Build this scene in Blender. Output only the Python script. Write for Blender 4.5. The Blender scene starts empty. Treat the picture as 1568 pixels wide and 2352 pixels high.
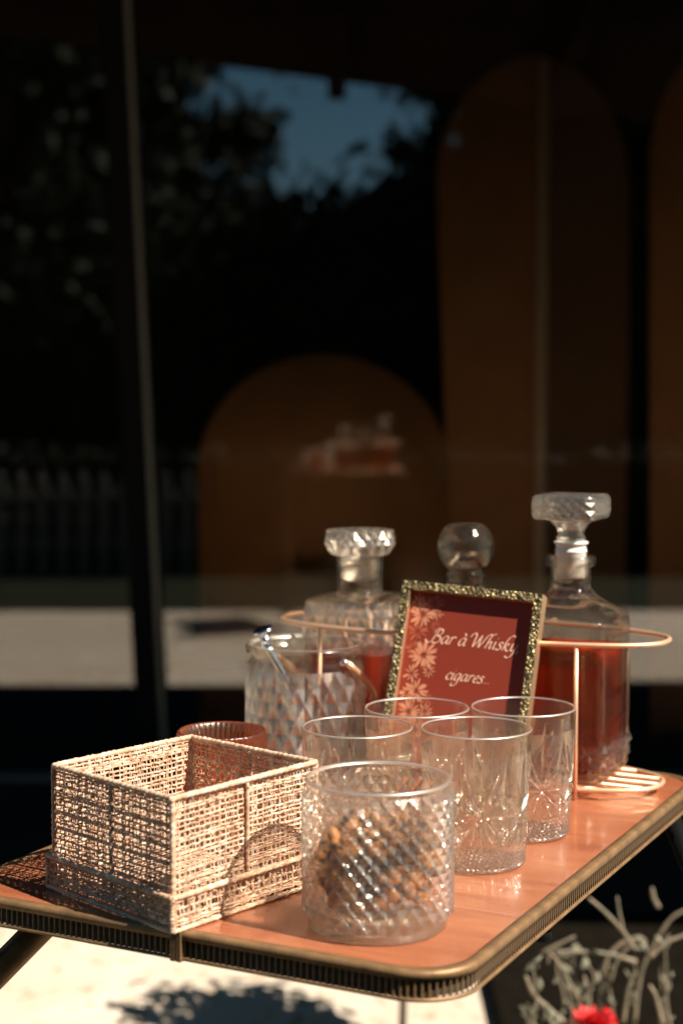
import bpy, bmesh, math, random
import numpy as np
from mathutils import Vector, Matrix

R = math.radians
random.seed(7); rng = np.random.default_rng(7)
scene = bpy.context.scene
col = scene.collection
TZ = 0.75                                     # table top height

# ------------------------------------------------------------------ camera
HC, PITCH, FPX = 0.352, R(4.0), 3700.0        # camera height over the table, pitch, focal length in px of a 1568x2352 frame
cam = bpy.data.cameras.new('camera'); camo = bpy.data.objects.new('camera', cam); col.objects.link(camo)
cam.sensor_fit = 'VERTICAL'; cam.sensor_height = 36; cam.sensor_width = 24
cam.lens = FPX / 2352 * 36
camo.location = (0, 0, TZ + HC); camo.rotation_euler = (R(90) - PITCH, 0, 0)
cam.clip_start = 0.05; cam.clip_end = 800
cam.dof.use_dof = True; cam.dof.focus_distance = 1.21; cam.dof.aperture_fstop = 4.6; cam.dof.aperture_blades = 0
scene.camera = camo

# ------------------------------------------------------------------ sky, sun, exposure
SUN_AZ, SUN_EL = R(-32), R(47)                # azimuth from +X towards +Y
sdir = Vector((math.cos(SUN_AZ) * math.cos(SUN_EL), math.sin(SUN_AZ) * math.cos(SUN_EL), math.sin(SUN_EL)))
world = bpy.data.worlds.new('World'); scene.world = world; world.use_nodes = True
nt = world.node_tree; nt.nodes.clear()
sky = nt.nodes.new('ShaderNodeTexSky'); sky.sky_type = 'NISHITA'; sky.sun_disc = False
sky.sun_elevation = SUN_EL; sky.sun_rotation = math.atan2(sdir.x, sdir.y); sky.air_density = 0.75; sky.dust_density = 0.0; sky.ozone_density = 0.2
bg = nt.nodes.new('ShaderNodeBackground'); bg.inputs['Strength'].default_value = 0.05
wo = nt.nodes.new('ShaderNodeOutputWorld')
hs = nt.nodes.new('ShaderNodeHueSaturation'); hs.inputs['Hue'].default_value = .475; hs.inputs['Saturation'].default_value = 1.2; hs.inputs['Value'].default_value = .72
nt.links.new(sky.outputs[0], hs.inputs['Color']); nt.links.new(hs.outputs[0], bg.inputs[0]); nt.links.new(bg.outputs[0], wo.inputs[0])
sl = bpy.data.lights.new('sun', 'SUN'); sl.energy = 5.0; sl.angle = R(0.5); sl.color = (1.0, 0.92, 0.81)
so = bpy.data.objects.new('sun', sl); col.objects.link(so)
so.rotation_euler = sdir.to_track_quat('Z', 'Y').to_euler(); so.location = sdir * 20
vs = scene.view_settings; vs.view_transform = 'Standard'; vs.look = 'None'; vs.gamma = 1.0
vs.exposure = 1.12; vs.use_curve_mapping = False
cy = scene.cycles
cy.max_bounces = 36; cy.transmission_bounces = 32; cy.transparent_max_bounces = 64; cy.glossy_bounces = 8; cy.diffuse_bounces = 3
cy.sample_clamp_indirect = 25; cy.sample_clamp_direct = 0; cy.blur_glossy = 0.3
cy.use_denoising = True; cy.denoiser = 'OPENIMAGEDENOISE'
try: cy.denoising_prefilter = 'ACCURATE'
except Exception: pass
cy.use_adaptive_sampling = False

# ------------------------------------------------------------------ pixel helpers (1568x2352 pixel -> ray)
def ray(u, v):
    x = (u - 784) / FPX; y = -(v - 1176) / FPX; c, s = math.cos(PITCH), math.sin(PITCH)
    return Vector((x, c + s * y, -s + c * y))
def on_plane(u, v, h=0.0):                    # point at height h over the table top
    r = ray(u, v); t = (HC - h) / -r.z
    return Vector((r.x * t, r.y * t, TZ + h))
TA = R(27)
E1 = Vector((math.cos(TA), -math.sin(TA), 0)); E2 = Vector((math.sin(TA), math.cos(TA), 0))
def on_row(u, e2):                            # point of pixel column u in the vertical plane E2 = e2, on the table
    x = (u - 784) / FPX
    # x_w = s*E1.x+e2*E2.x ; y_w = s*E1.y+e2*E2.y ; x_w = x*(y_w+0.015)
    s = (x * (e2 * E2.y + .015) - e2 * E2.x) / (E1.x - x * E1.y)
    p = E1 * s + E2 * e2; p.z = TZ
    return p

# ------------------------------------------------------------------ object helpers
def tag(o, label=None, cat=None, group=None, kind=None):
    if label: o['label'] = label
    if cat: o['category'] = cat
    if group: o['group'] = group
    if kind: o['kind'] = kind
    return o
def empty(name, loc, rz=0.0):
    o = bpy.data.objects.new(name, None); col.objects.link(o); o.location = loc; o.rotation_euler = (0, 0, rz)
    o.empty_display_size = .02
    return o
def mesh(name, vf, mat, parent=None, smooth=False, flat_faces=None):
    v, f = vf[0], vf[1]
    me = bpy.data.meshes.new(name); me.from_pydata([tuple(p) for p in v], [], [tuple(q) for q in f]); me.update()
    if smooth:
        fl = [True] * len(me.polygons)
        if len(vf) > 2 and vf[2] is not None: fl = vf[2]
        me.polygons.foreach_set('use_smooth', fl)
    me.materials.append(mat)
    o = bpy.data.objects.new(name, me); col.objects.link(o)
    if parent: o.parent = parent
    return o
def line_inside(o, mat, plain=None, lip=None):
    """give the faces that look at the axis of a vessel (and its floor) their own glass"""
    me = o.data; me.materials.append(mat); n = len(me.polygons)
    c = np.zeros(n * 3); me.polygons.foreach_get('center', c); c = c.reshape(-1, 3); nr = np.zeros(n * 3); me.polygons.foreach_get('normal', nr); nr = nr.reshape(-1, 3)
    rad = c[:, :2] / np.maximum(1e-6, np.linalg.norm(c[:, :2], axis=1))[:, None]
    ins = ((nr[:, :2] * rad).sum(1) < -.35) | ((nr[:, 2] > .7) & (c[:, 2] < .03) & (c[:, 2] > .008))
    idx = ins.astype(np.int32)
    if plain:
        me.materials.append(plain); sm = np.zeros(n, dtype=bool); me.polygons.foreach_get('use_smooth', sm)
        idx[sm & ~ins & (c[:, 2] > .01)] = 2
    if lip:
        me.materials.append(lip); idx[c[:, 2] > c[:, 2].max() - .0016] = 3
    me.polygons.foreach_set('material_index', idx); me.update()
def join(*parts):
    V, F, S = [], [], []
    for p in parts:
        n = len(V); V += [tuple(q) for q in p[0]]; F += [tuple(i + n for i in q) for q in p[1]]
        S += (list(p[2]) if len(p) > 2 and p[2] is not None else [True] * len(p[1]))
    return V, F, S
def xf(vf, M):
    return ([tuple(M @ Vector(p)) for p in vf[0]],) + tuple(vf[1:])
def box(x0, x1, y0, y1, z0, z1):
    v = [(x, y, z) for z in (z0, z1) for y in (y0, y1) for x in (x0, x1)]
    return v, [(0, 2, 3, 1), (4, 5, 7, 6), (0, 1, 5, 4), (2, 6, 7, 3), (0, 4, 6, 2), (1, 3, 7, 5)]
def bevel_box(x0, x1, y0, y1, z0, z1, b):
    bm = bmesh.new(); v, f = box(x0, x1, y0, y1, z0, z1)
    bv = [bm.verts.new(p) for p in v]
    for q in f: bm.faces.new([bv[i] for i in q])
    bmesh.ops.bevel(bm, geom=list(bm.edges), offset=b, segments=2, affect='EDGES', profile=.5)
    bm.verts.index_update()
    r = ([tuple(p.co) for p in bm.verts], [tuple(p.index for p in q.verts) for q in bm.faces]); bm.free()
    return r
def rings(rs, bottom=None, top=None, smooth=None, tri=None):
    """skin a list of equal rings; tri[j] splits the cells between ring j and j+1 along the even diagonal"""
    n = len(rs[0]); V = [tuple(p) for r in rs for p in r]; F = []; S = []
    for j in range(len(rs) - 1):
        t = tri and tri[j]; s = True if smooth is None else smooth[j]
        for i in range(n):
            k = (i + 1) % n
            a, b, c, d = j * n + i, j * n + k, (j + 1) * n + k, (j + 1) * n + i
            if t:
                if (i + j) % 2 == 0: F += [(a, b, c), (a, c, d)]
                else: F += [(a, b, d), (b, c, d)]
                S += [s, s]
            else: F.append((a, b, c, d)); S.append(s)
    if bottom is not None:
        V.append(tuple(bottom)); m = len(V) - 1
        for i in range(n): F.append((m, (i + 1) % n, i)); S.append(True)
    if top is not None:
        V.append(tuple(top)); m = len(V) - 1; o = (len(rs) - 1) * n
        for i in range(n): F.append((m, o + i, o + (i + 1) % n)); S.append(True)
    return V, F, S
def circ(r, z, n, disp=None):
    return [((r + (disp(i) if disp else 0)) * math.cos(2 * math.pi * i / n), (r + (disp(i) if disp else 0)) * math.sin(2 * math.pi * i / n), z) for i in range(n)]
def tube(pts, r, n=6, closed=False, cap=True, flat=None):
    P = [Vector(p) for p in pts]; m = len(P); V = []; F = []
    rr = r if hasattr(r, '__len__') else [r] * m
    up = None
    for i in range(m):
        a = P[(i - 1) % m] if (closed or i > 0) else P[0]; b = P[(i + 1) % m] if (closed or i < m - 1) else P[-1]
        t = (b - a); t = t.normalized() if t.length > 1e-9 else Vector((0, 0, 1))
        if up is None:
            up = Vector((0, 0, 1)) if abs(t.z) < .9 else Vector((1, 0, 0))
        s = t.cross(up); s = s.normalized() if s.length > 1e-6 else Vector((1, 0, 0)); up = s.cross(t).normalized()
        for k in range(n):
            q = 2 * math.pi * k / n
            e = (s * math.cos(q) + up * math.sin(q)) * rr[i]
            if flat is not None: e = e - flat * (e.dot(flat) * .6)
            V.append(tuple(P[i] + e))
    for i in range(m if closed else m - 1):
        for k in range(n):
            a, b = i * n + k, i * n + (k + 1) % n; c, d = ((i + 1) % m) * n + (k + 1) % n, ((i + 1) % m) * n + k
            F.append((a, b, c, d))
    if cap and not closed:
        F.append(tuple(range(n))[::-1]); F.append(tuple((m - 1) * n + k for k in range(n)))
    return V, F
def catmull(pts, k=8, closed=False):
    P = [Vector(p) for p in pts]; out = []; n = len(P)
    for i in range(n if closed else n - 1):
        p0 = P[(i - 1) % n] if closed or i > 0 else P[0] * 2 - P[1]
        p1, p2 = P[i], P[(i + 1) % n]
        p3 = P[(i + 2) % n] if closed or i + 2 < n else P[-1] * 2 - P[-2]
        for j in range(k):
            t = j / k
            out.append(.5 * ((2 * p1) + (p2 - p0) * t + (2 * p0 - 5 * p1 + 4 * p2 - p3) * t * t + (3 * p1 - p0 - 3 * p2 + p3) * t ** 3))
    if not closed: out.append(P[-1])
    return out
def sup(h, z, p, n, rot=0.0, disp=None):      # superellipse ring, half width h, exponent p (2 circle .. 10 square)
    o = []
    for i in range(n):
        t = 2 * math.pi * i / n + rot; c, s = math.cos(t), math.sin(t)
        k = (abs(c) ** p + abs(s) ** p) ** (-1.0 / p)
        hh = h + (disp(i) if disp else 0)
        o.append((hh * k * c, hh * k * s, z))
    return o

# ------------------------------------------------------------------ materials
def new_mat(name):
    m = bpy.data.materials.new(name); m.use_nodes = True; t = m.node_tree; t.nodes.clear()
    out = t.nodes.new('ShaderNodeOutputMaterial')
    return m, t, out
def N(t, typ, **kw):
    n = t.nodes.new(typ)
    for k, v in kw.items():
        if k.startswith('_'): setattr(n, k[1:], v)
        else: n.inputs[k.replace('__', ' ')].default_value = v
    return n
def rgba(c): return (c[0], c[1], c[2], 1)
def ramp(t, stops):
    r = t.nodes.new('ShaderNodeValToRGB'); e = r.color_ramp.elements
    e[0].position = stops[0][0]; e[0].color = rgba(stops[0][1]); e[1].position = stops[-1][0]; e[1].color = rgba(stops[-1][1])
    for p, c in stops[1:-1]:
        q = e.new(p); q.color = rgba(c)
    return r
def pbr(name, c, rough=.5, metal=0, coat=0, noise=None, bump=None, spec=.5, coords='Object'):
    """principled with a two tone noise (scale, second colour, detail) and optional bump (scale, strength, distance)"""
    m, t, out = new_mat(name); p = N(t, 'ShaderNodeBsdfPrincipled', Roughness=rough, Metallic=metal)
    p.inputs['Coat Weight'].default_value = coat; p.inputs['Specular IOR Level'].default_value = spec
    p.inputs['Base Color'].default_value = rgba(c); t.links.new(p.outputs[0], out.inputs[0])
    tc = t.nodes.new('ShaderNodeTexCoord')
    if noise:
        nz = N(t, 'ShaderNodeTexNoise', Scale=noise[0], Detail=noise[2] if len(noise) > 2 else 4); t.links.new(tc.outputs[coords], nz.inputs[0])
        rp = ramp(t, [(.32, c), (.68, noise[1])]); t.links.new(nz.outputs[0], rp.inputs[0]); t.links.new(rp.outputs[0], p.inputs['Base Color'])
    if bump:
        nz = N(t, 'ShaderNodeTexNoise', Scale=bump[0], Detail=4); t.links.new(tc.outputs[coords], nz.inputs[0])
        b = N(t, 'ShaderNodeBump', Strength=bump[1], Distance=bump[2]); t.links.new(nz.outputs[0], b.inputs['Height']); t.links.new(b.outputs[0], p.inputs['Normal'])
    return m
def crystal(name, tint=(.97, .965, .95), clear=.4, rough=.03, refr_rough=.0, ior=1.5, haze=.05, bump=0.0, fior=1.5, bscale=260, sheen=0.0, srough=.35):
    """cut glass: part straight transmission, part refraction, fresnel reflection and a little whitish scatter"""
    m, t, out = new_mat(name); L = t.links.new
    tr = N(t, 'ShaderNodeBsdfTransparent', Color=rgba(tint)); rf = N(t, 'ShaderNodeBsdfRefraction', Color=rgba(tint), Roughness=refr_rough, IOR=ior)
    m1 = N(t, 'ShaderNodeMixShader', Fac=1 - clear); L(tr.outputs[0], m1.inputs[1]); L(rf.outputs[0], m1.inputs[2])
    df = N(t, 'ShaderNodeBsdfDiffuse', Color=rgba((.9 * tint[0], .9 * tint[1], .9 * tint[2]))); tl = N(t, 'ShaderNodeBsdfTranslucent', Color=rgba(tint))
    m2 = N(t, 'ShaderNodeMixShader', Fac=.5); L(df.outputs[0], m2.inputs[1]); L(tl.outputs[0], m2.inputs[2])
    m3 = N(t, 'ShaderNodeMixShader', Fac=haze); L(m1.outputs[0], m3.inputs[1]); L(m2.outputs[0], m3.inputs[2])  # scatter whitens the glass in place of sunlight bouncing within its cuts
    gl = N(t, 'ShaderNodeBsdfGlossy', Color=(1, .95, .86, 1), Roughness=rough)
    f0 = ((fior - 1) / (fior + 1)) ** 2        # schlick, the same from either side of the wall
    lw = N(t, 'ShaderNodeLayerWeight', Blend=.5); pw = N(t, 'ShaderNodeMath', _operation='POWER'); pw.inputs[1].default_value = 4.5; L(lw.outputs['Facing'], pw.inputs[0])
    fr = N(t, 'ShaderNodeMath', _operation='MULTIPLY_ADD'); L(pw.outputs[0], fr.inputs[0]); fr.inputs[1].default_value = .8 * (1 - f0); fr.inputs[2].default_value = f0
    m4 = t.nodes.new('ShaderNodeMixShader'); L(fr.outputs[0], m4.inputs[0]); L(m3.outputs[0], m4.inputs[1]); L(gl.outputs[0], m4.inputs[2])
    if bump:
        tc = t.nodes.new('ShaderNodeTexCoord'); nz = N(t, 'ShaderNodeTexNoise', Scale=bscale, Detail=1); L(tc.outputs['Object'], nz.inputs[0])
        b = N(t, 'ShaderNodeBump', Strength=bump, Distance=.002); L(nz.outputs[0], b.inputs['Height'])
        for q in (gl, lw): L(b.outputs[0], q.inputs['Normal'])
    if sheen:                                  # broad glints off the bevelled edges of the cuts
        g2 = N(t, 'ShaderNodeBsdfGlossy', Color=(1, .92, .80, 1), Roughness=srough); m5 = N(t, 'ShaderNodeMixShader', Fac=sheen)
        L(m4.outputs[0], m5.inputs[1]); L(g2.outputs[0], m5.inputs[2]); m4 = m5
    L(m4.outputs[0], out.inputs[0])
    return m

M = {}
M['crystal'] = crystal('crystal', tint=(.985, .955, .90), clear=.62, rough=.11, haze=.095, ior=1.34, bump=.6, sheen=.04, srough=.34)
M['inner'] = crystal('inner_glass', tint=(.99, .98, .965), clear=1.0, rough=.05, haze=.004, fior=1.22)
M['tumbler'] = crystal('tumbler_glass', tint=(.985, .955, .90), clear=.5, rough=.10, haze=.045, ior=1.25, bump=.3, sheen=.11, srough=.32)
M['clear'] = crystal('clear_glass', tint=(.985, .955, .90), clear=.55, rough=.07, haze=.008, ior=1.2, fior=1.35)
M['bucket'] = crystal('bucket_glass', tint=(.985, .955, .90), clear=.45, rough=.11, haze=.06, ior=1.35, bump=.4, sheen=.18, srough=.36)
M['rim'] = crystal('rim_glass', tint=(.985, .955, .90), clear=.9, rough=.06, haze=.012, ior=1.05, fior=1.3, sheen=.02, srough=.25)
M['lip'] = crystal('lip_highlight_glass', tint=(.985, .955, .90), clear=.3, rough=.1, haze=.22, ior=1.4, sheen=.2, srough=.4)  # whitened lip: the bright rim highlight is put into the material
M['stopper'] = crystal('stopper_crystal', tint=(.985, .955, .90), clear=.4, rough=.1, haze=.06, ior=1.35, bump=.5, sheen=.18, srough=.34)
M['cut_base'] = crystal('cut_base_glass', tint=(.985, .955, .90), clear=.6, rough=.1, haze=.015, ior=1.3, bump=.3, sheen=.035, srough=.3)
M['amber'] = crystal('amber_glass', tint=(.92, .47, .23), clear=.5, rough=.08, haze=.05, ior=1.3, sheen=.06)
M['plastic'] = pbr('stopper_plastic', (.75, .72, .66), .35)
M['whisky_red'] = crystal('red_whisky', tint=(.97, .24, .03), clear=.42, rough=.05, ior=1.25, haze=.055, fior=1.06)
M['whisky_dark'] = crystal('dark_whisky', tint=(.62, .14, .04), clear=.5, rough=.05, ior=1.12, haze=.14, fior=1.06)
M['brass'] = pbr('aged_brass', (.32, .18, .08), .52, .5, noise=(60, (.18, .105, .05)), bump=(220, .35, .001))
M['brass_dark'] = pbr('brown_brass', (.28, .165, .075), .42, .5, noise=(60, (.17, .10, .048)))
M['gold_wire'] = pbr('gold_wire', (.85, .58, .36), .35, .7)
M['gold_paint'] = pbr('gold_wire_satin', (.78, .47, .29), .48, .6)
M['chrome'] = pbr('chrome', (.8, .8, .8), .12, 1.0)
M['dark_edge'] = pbr('dark_board_edge', (.05, .032, .019), .7)
M['rubber'] = pbr('black_rubber', (.004, .004, .004), .7, spec=.1)
M['black_metal'] = pbr('black_frame', (.004, .004, .004), .7, spec=.1)

# ---- lacquered table top: reddish wood veneer with diagonal figure
m, t, out = new_mat('lacquered_veneer'); L = t.links.new; M['veneer'] = m
tc = t.nodes.new('ShaderNodeTexCoord'); mp = N(t, 'ShaderNodeMapping'); mp.inputs['Rotation'].default_value = (0, 0, R(35)); mp.inputs['Scale'].default_value = (1, 5, 1)
L(tc.outputs['Object'], mp.inputs[0])
n1 = N(t, 'ShaderNodeTexNoise', Scale=9, Detail=6, Roughness=.6, Distortion=.6); L(mp.outputs[0], n1.inputs[0])
n2 = N(t, 'ShaderNodeTexNoise', Scale=900, Detail=2); L(tc.outputs['Object'], n2.inputs[0])
r1 = ramp(t, [(.28, (.25, .066, .028)), (.45, (.34, .104, .045)), (.58, (.39, .130, .058)), (.75, (.48, .185, .090))]); L(n1.outputs[0], r1.inputs[0])
mx = t.nodes.new('ShaderNodeMix'); mx.data_type = 'RGBA'; mx.blend_type = 'MULTIPLY'; mx.inputs[0].default_value = .35
r2 = ramp(t, [(.3, (.55, .5, .45)), (.6, (1, 1, 1))]); L(n2.outputs[0], r2.inputs[0]); L(r1.outputs[0], mx.inputs[6]); L(r2.outputs[0], mx.inputs[7])
p = N(t, 'ShaderNodeBsdfPrincipled', Roughness=.33); p.inputs['Coat Weight'].default_value = .7; p.inputs['Coat Roughness'].default_value = .06
n3 = N(t, 'ShaderNodeTexNoise', Scale=35, Detail=5); L(tc.outputs['Object'], n3.inputs[0])
r3 = ramp(t, [(.3, (.03,) * 3), (.75, (.28,) * 3)]); L(n3.outputs[0], r3.inputs[0]); L(r3.outputs[0], p.inputs['Coat Roughness'])
n4 = N(t, 'ShaderNodeTexNoise', Scale=620, Detail=1); L(tc.outputs['Object'], n4.inputs[0])          # dust grains
n5 = N(t, 'ShaderNodeTexNoise', Scale=14, Detail=5, Roughness=.7); L(tc.outputs['Object'], n5.inputs[0])  # where the dust lies
mp2 = N(t, 'ShaderNodeMapping'); mp2.inputs['Rotation'].default_value = (0, 0, R(-20)); mp2.inputs['Scale'].default_value = (6, 260, 1); L(tc.outputs['Object'], mp2.inputs[0])
n6 = N(t, 'ShaderNodeTexNoise', Scale=1, Detail=2); L(mp2.outputs[0], n6.inputs[0])                    # fine scratches
r4 = ramp(t, [(.66, (0, 0, 0)), (.72, (1, 1, 1))]); L(n4.outputs[0], r4.inputs[0]); r5 = ramp(t, [(.4, (.12,) * 3), (.7, (.75,) * 3)]); L(n5.outputs[0], r5.inputs[0])
r6 = ramp(t, [(.70, (0, 0, 0)), (.76, (.35,) * 3)]); L(n6.outputs[0], r6.inputs[0])
mu = N(t, 'ShaderNodeMath', _operation='MULTIPLY'); L(r4.outputs[0], mu.inputs[0]); L(r5.outputs[0], mu.inputs[1])
ad = N(t, 'ShaderNodeMath', _operation='MAXIMUM'); L(mu.outputs[0], ad.inputs[0]); L(r6.outputs[0], ad.inputs[1])
md = t.nodes.new('ShaderNodeMix'); md.data_type = 'RGBA'; md.inputs[7].default_value = (.62, .47, .38, 1); L(ad.outputs[0], md.inputs[0]); L(mx.outputs[2], md.inputs[6])
L(md.outputs[2], p.inputs['Base Color']); L(p.outputs[0], out.inputs[0])

# ---- straw
m, t, out = new_mat('woven_straw'); L = t.links.new; M['straw'] = m
tc = t.nodes.new('ShaderNodeTexCoord'); n1 = N(t, 'ShaderNodeTexNoise', Scale=140, Detail=4); L(tc.outputs['Object'], n1.inputs[0])
r1 = ramp(t, [(.3, (.46, .25, .14)), (.55, (.70, .46, .31)), (.75, (.85, .67, .51))]); L(n1.outputs[0], r1.inputs[0])
p = N(t, 'ShaderNodeBsdfPrincipled', Roughness=.6); L(r1.outputs[0], p.inputs['Base Color'])
tl = t.nodes.new('ShaderNodeBsdfTranslucent'); L(r1.outputs[0], tl.inputs[0]); ms = N(t, 'ShaderNodeMixShader', Fac=.10)
L(p.outputs[0], ms.inputs[1]); L(tl.outputs[0], ms.inputs[2]); L(ms.outputs[0], out.inputs[0])

# ---- pale stone ground
m, t, out = new_mat('pale_stone'); L = t.links.new; M['stone'] = m
tc = t.nodes.new('ShaderNodeTexCoord')
n1 = N(t, 'ShaderNodeTexNoise', Scale=3.5, Detail=6, Roughness=.65); L(tc.outputs['Object'], n1.inputs[0])
n2 = N(t, 'ShaderNodeTexNoise', Scale=26, Detail=3, Roughness=.5); L(tc.outputs['Object'], n2.inputs[0])
r1 = ramp(t, [(.3, (.50, .40, .29)), (.6, (.58, .49, .39)), (.8, (.62, .55, .46))]); L(n1.outputs[0], r1.inputs[0])
r2 = ramp(t, [(.56, (1, 1, 1)), (.70, (.55, .40, .26))]); L(n2.outputs[0], r2.inputs[0])
mx = t.nodes.new('ShaderNodeMix'); mx.data_type = 'RGBA'; mx.blend_type = 'MULTIPLY'; mx.inputs[0].default_value = .8
L(r1.outputs[0], mx.inputs[6]); L(r2.outputs[0], mx.inputs[7])
oi = t.nodes.new('ShaderNodeObjectInfo'); r7 = ramp(t, [(0, (.80, .78, .75)), (1, (1, 1, 1))]); L(oi.outputs['Random'], r7.inputs[0])
mz = t.nodes.new('ShaderNodeMix'); mz.data_type = 'RGBA'; mz.blend_type = 'MULTIPLY'; mz.inputs[0].default_value = 1; L(mx.outputs[2], mz.inputs[6]); L(r7.outputs[0], mz.inputs[7])
p = N(t, 'ShaderNodeBsdfPrincipled', Roughness=.85); L(mz.outputs[2], p.inputs['Base Color'])
bp = N(t, 'ShaderNodeBump', Strength=.3, Distance=.004); L(n2.outputs[0], bp.inputs['Height']); L(bp.outputs[0], p.inputs['Normal']); L(p.outputs[0], out.inputs[0])

# ---- coated facade glass
m, t, out = new_mat('coated_window_glass'); L = t.links.new; M['window'] = m
tr = N(t, 'ShaderNodeBsdfTransparent', Color=(1, .98, .95, 1)); gl = N(t, 'ShaderNodeBsdfGlossy', Color=(.95, .97, 1, 1), Roughness=0.0)
fr = N(t, 'ShaderNodeFresnel', IOR=1.95); ms = t.nodes.new('ShaderNodeMixShader')
L(fr.outputs[0], ms.inputs[0]); L(tr.outputs[0], ms.inputs[1]); L(gl.outputs[0], ms.inputs[2]); L(ms.outputs[0], out.inputs[0])

M['panel'] = pbr('brown_panel', (.66, .30, .105), .6, noise=(6, (.56, .24, .08)))
M['panel_edge'] = pbr('panel_edge', (.85, .62, .40), .5)
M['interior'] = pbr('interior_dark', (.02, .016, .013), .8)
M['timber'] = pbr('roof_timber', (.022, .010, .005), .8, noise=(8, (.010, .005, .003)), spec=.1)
M['bark'] = pbr('bark', (.07, .05, .035), .9, noise=(20, (.04, .03, .02)))
def leafmat(name, c, c2, trans=.1):
    m, t, out = new_mat(name); L = t.links.new
    oi = t.nodes.new('ShaderNodeTexCoord'); n1 = N(t, 'ShaderNodeTexNoise', Scale=1.4, Detail=3); L(oi.outputs['Object'], n1.inputs[0])
    r1 = ramp(t, [(.35, c), (.65, c2)]); L(n1.outputs[0], r1.inputs[0])
    p = N(t, 'ShaderNodeBsdfPrincipled', Roughness=.7); p.inputs['Specular IOR Level'].default_value = .12; L(r1.outputs[0], p.inputs['Base Color'])
    tl = t.nodes.new('ShaderNodeBsdfTranslucent'); L(r1.outputs[0], tl.inputs[0]); ms = N(t, 'ShaderNodeMixShader', Fac=trans)
    L(p.outputs[0], ms.inputs[1]); L(tl.outputs[0], ms.inputs[2]); L(ms.outputs[0], out.inputs[0])
    return m
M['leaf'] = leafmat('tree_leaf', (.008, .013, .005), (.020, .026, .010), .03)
M['leaf_grey'] = leafmat('grey_green_leaf', (.10, .10, .06), (.36, .32, .24))
M['stem'] = pbr('grey_green_stem', (.13, .12, .075), .6, noise=(25, (.26, .19, .12)))
M['petal_red'] = pbr('red_petal', (.62, .03, .03), .5)
M['terracotta'] = pbr('terracotta', (.30, .13, .07), .8, noise=(20, (.24, .10, .06)))
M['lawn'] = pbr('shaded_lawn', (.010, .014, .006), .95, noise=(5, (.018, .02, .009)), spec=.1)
M['joint'] = pbr('sandy_joint', (.22, .17, .12), .95)
M['porch_shade'] = pbr('porch_shade_dark', (.016, .012, .009), .75, noise=(9, (.010, .008, .006)), spec=.15)  # near-black colour carries the shade under the porch
M['soil'] = pbr('soil', (.005, .0038, .0025), .95, spec=.03, noise=(30, (.009, .007, .0045)))
M['white_paint'] = pbr('weathered_grey_paint', (.17, .165, .145), .8)

# ==================================================================== SETTING
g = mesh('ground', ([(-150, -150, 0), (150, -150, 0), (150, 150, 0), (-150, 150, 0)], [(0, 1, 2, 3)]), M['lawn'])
tag(g, kind='structure')
pv = tag(mesh('pavement', box(-9.4, 9.4, 1.12, 3.30, -.05, .0015), M['joint']), kind='structure'); slab0 = None
for iy in range(2):
    for ix in range(13):
        if slab0 is None: slab0 = o = mesh('paving_slab', bevel_box(-.720, .720, -.541, .541, -.04, .008, .003), M['stone'], pv)
        else: o = slab0.copy(); col.objects.link(o); o.parent = pv
        o.location = (-.025 + (ix - 6) * 1.45, 1.12 + .545 + iy * 1.09, .0006 * ((ix * 7 + iy * 3) % 5)); o.rotation_euler = (0, 0, math.pi * ((ix + iy) % 2))
dk = tag(empty('porch_shade_boards', (0, 0, 0)), kind='structure'); dm = None
for k in range(11):                            # near-black boards added to put the porch's shade on the ground
    y = 3.304 + k * .128
    mesh('shade_board', bevel_box(-7, 7, y, y + .122, -.03, .012 + .001 * (k % 3), .003), M['porch_shade'], dk)

FY = 4.7                                      # facade plane
def at_y(u, v, y):                            # pixel -> point in the vertical plane y
    r = ray(u, v); k = y / r.y
    return Vector((r.x * k, y, TZ + HC + r.z * k))

fac = tag(empty('glass_building', (0, FY, 0)), 'dark glazed building front with a leaning black mullion and timber porch roof', 'building')
def fpart(name, vf, mat, parent=None, **k):
    o = mesh(name, xf(vf, Matrix.Translation((0, -FY, 0))), mat, parent or fac, **k); return o
# leaning mullion: dark box plus a metal glazing bead catching the light
a0, a1 = at_y(268, 0, FY), at_y(352, 1700, FY)
lean = (a0 - a1) / (a0.z - a1.z)
def mx_at(z, off=0.0): return a1.x + lean.x * (z - a1.z) + off
ZB, ZT = .08, 2.75
def slant(off0, off1, y0, y1):
    v = [(mx_at(z, o), y, z) for z in (ZB, ZT) for y in (y0, y1) for o in (off0, off1)]
    return v, box(0, 1, 0, 1, 0, 1)[1]
fpart('mullion', slant(-.042, .030, FY - .05, FY + .08), M['black_metal'])
bead_mat = pbr('aluminium_bead', (.16, .15, .12), .5, .3)
fpart('glazing_bead', slant(.0302, .0415, FY - .055, FY + .0), bead_mat)
# panes either side of it
def pane(xl0, xl1, xr0, xr1):
    v = [(xl0, FY, ZB), (xr0, FY, ZB), (xr1, FY, ZT), (xl1, FY, ZT)]
    v += [(p[0], p[1] + .008, p[2]) for p in v]
    return v, [(0, 1, 2, 3), (7, 6, 5, 4), (0, 4, 5, 1), (1, 5, 6, 2), (2, 6, 7, 3), (3, 7, 4, 0)]
fpart('pane', pane(-4.5, -4.5, mx_at(ZB, -.0425), mx_at(ZT, -.0425)), M['window'])
fpart('pane', pane(mx_at(ZB, .0505), mx_at(ZT, .0505), 4.5, 4.5), M['window'])
fpart('sill', bevel_box(-4.6, 4.6, FY - .06, FY + .1, 0, .075, .006), M['black_metal'])
fpart('track', bevel_box(-4.6, 4.6, FY - .16, FY - .065, 0, .02, .004), bead_mat)
fpart('head_frame', box(-4.6, 4.6, FY - .05, FY + .1, ZT, ZT + .3), M['black_metal'])
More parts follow.
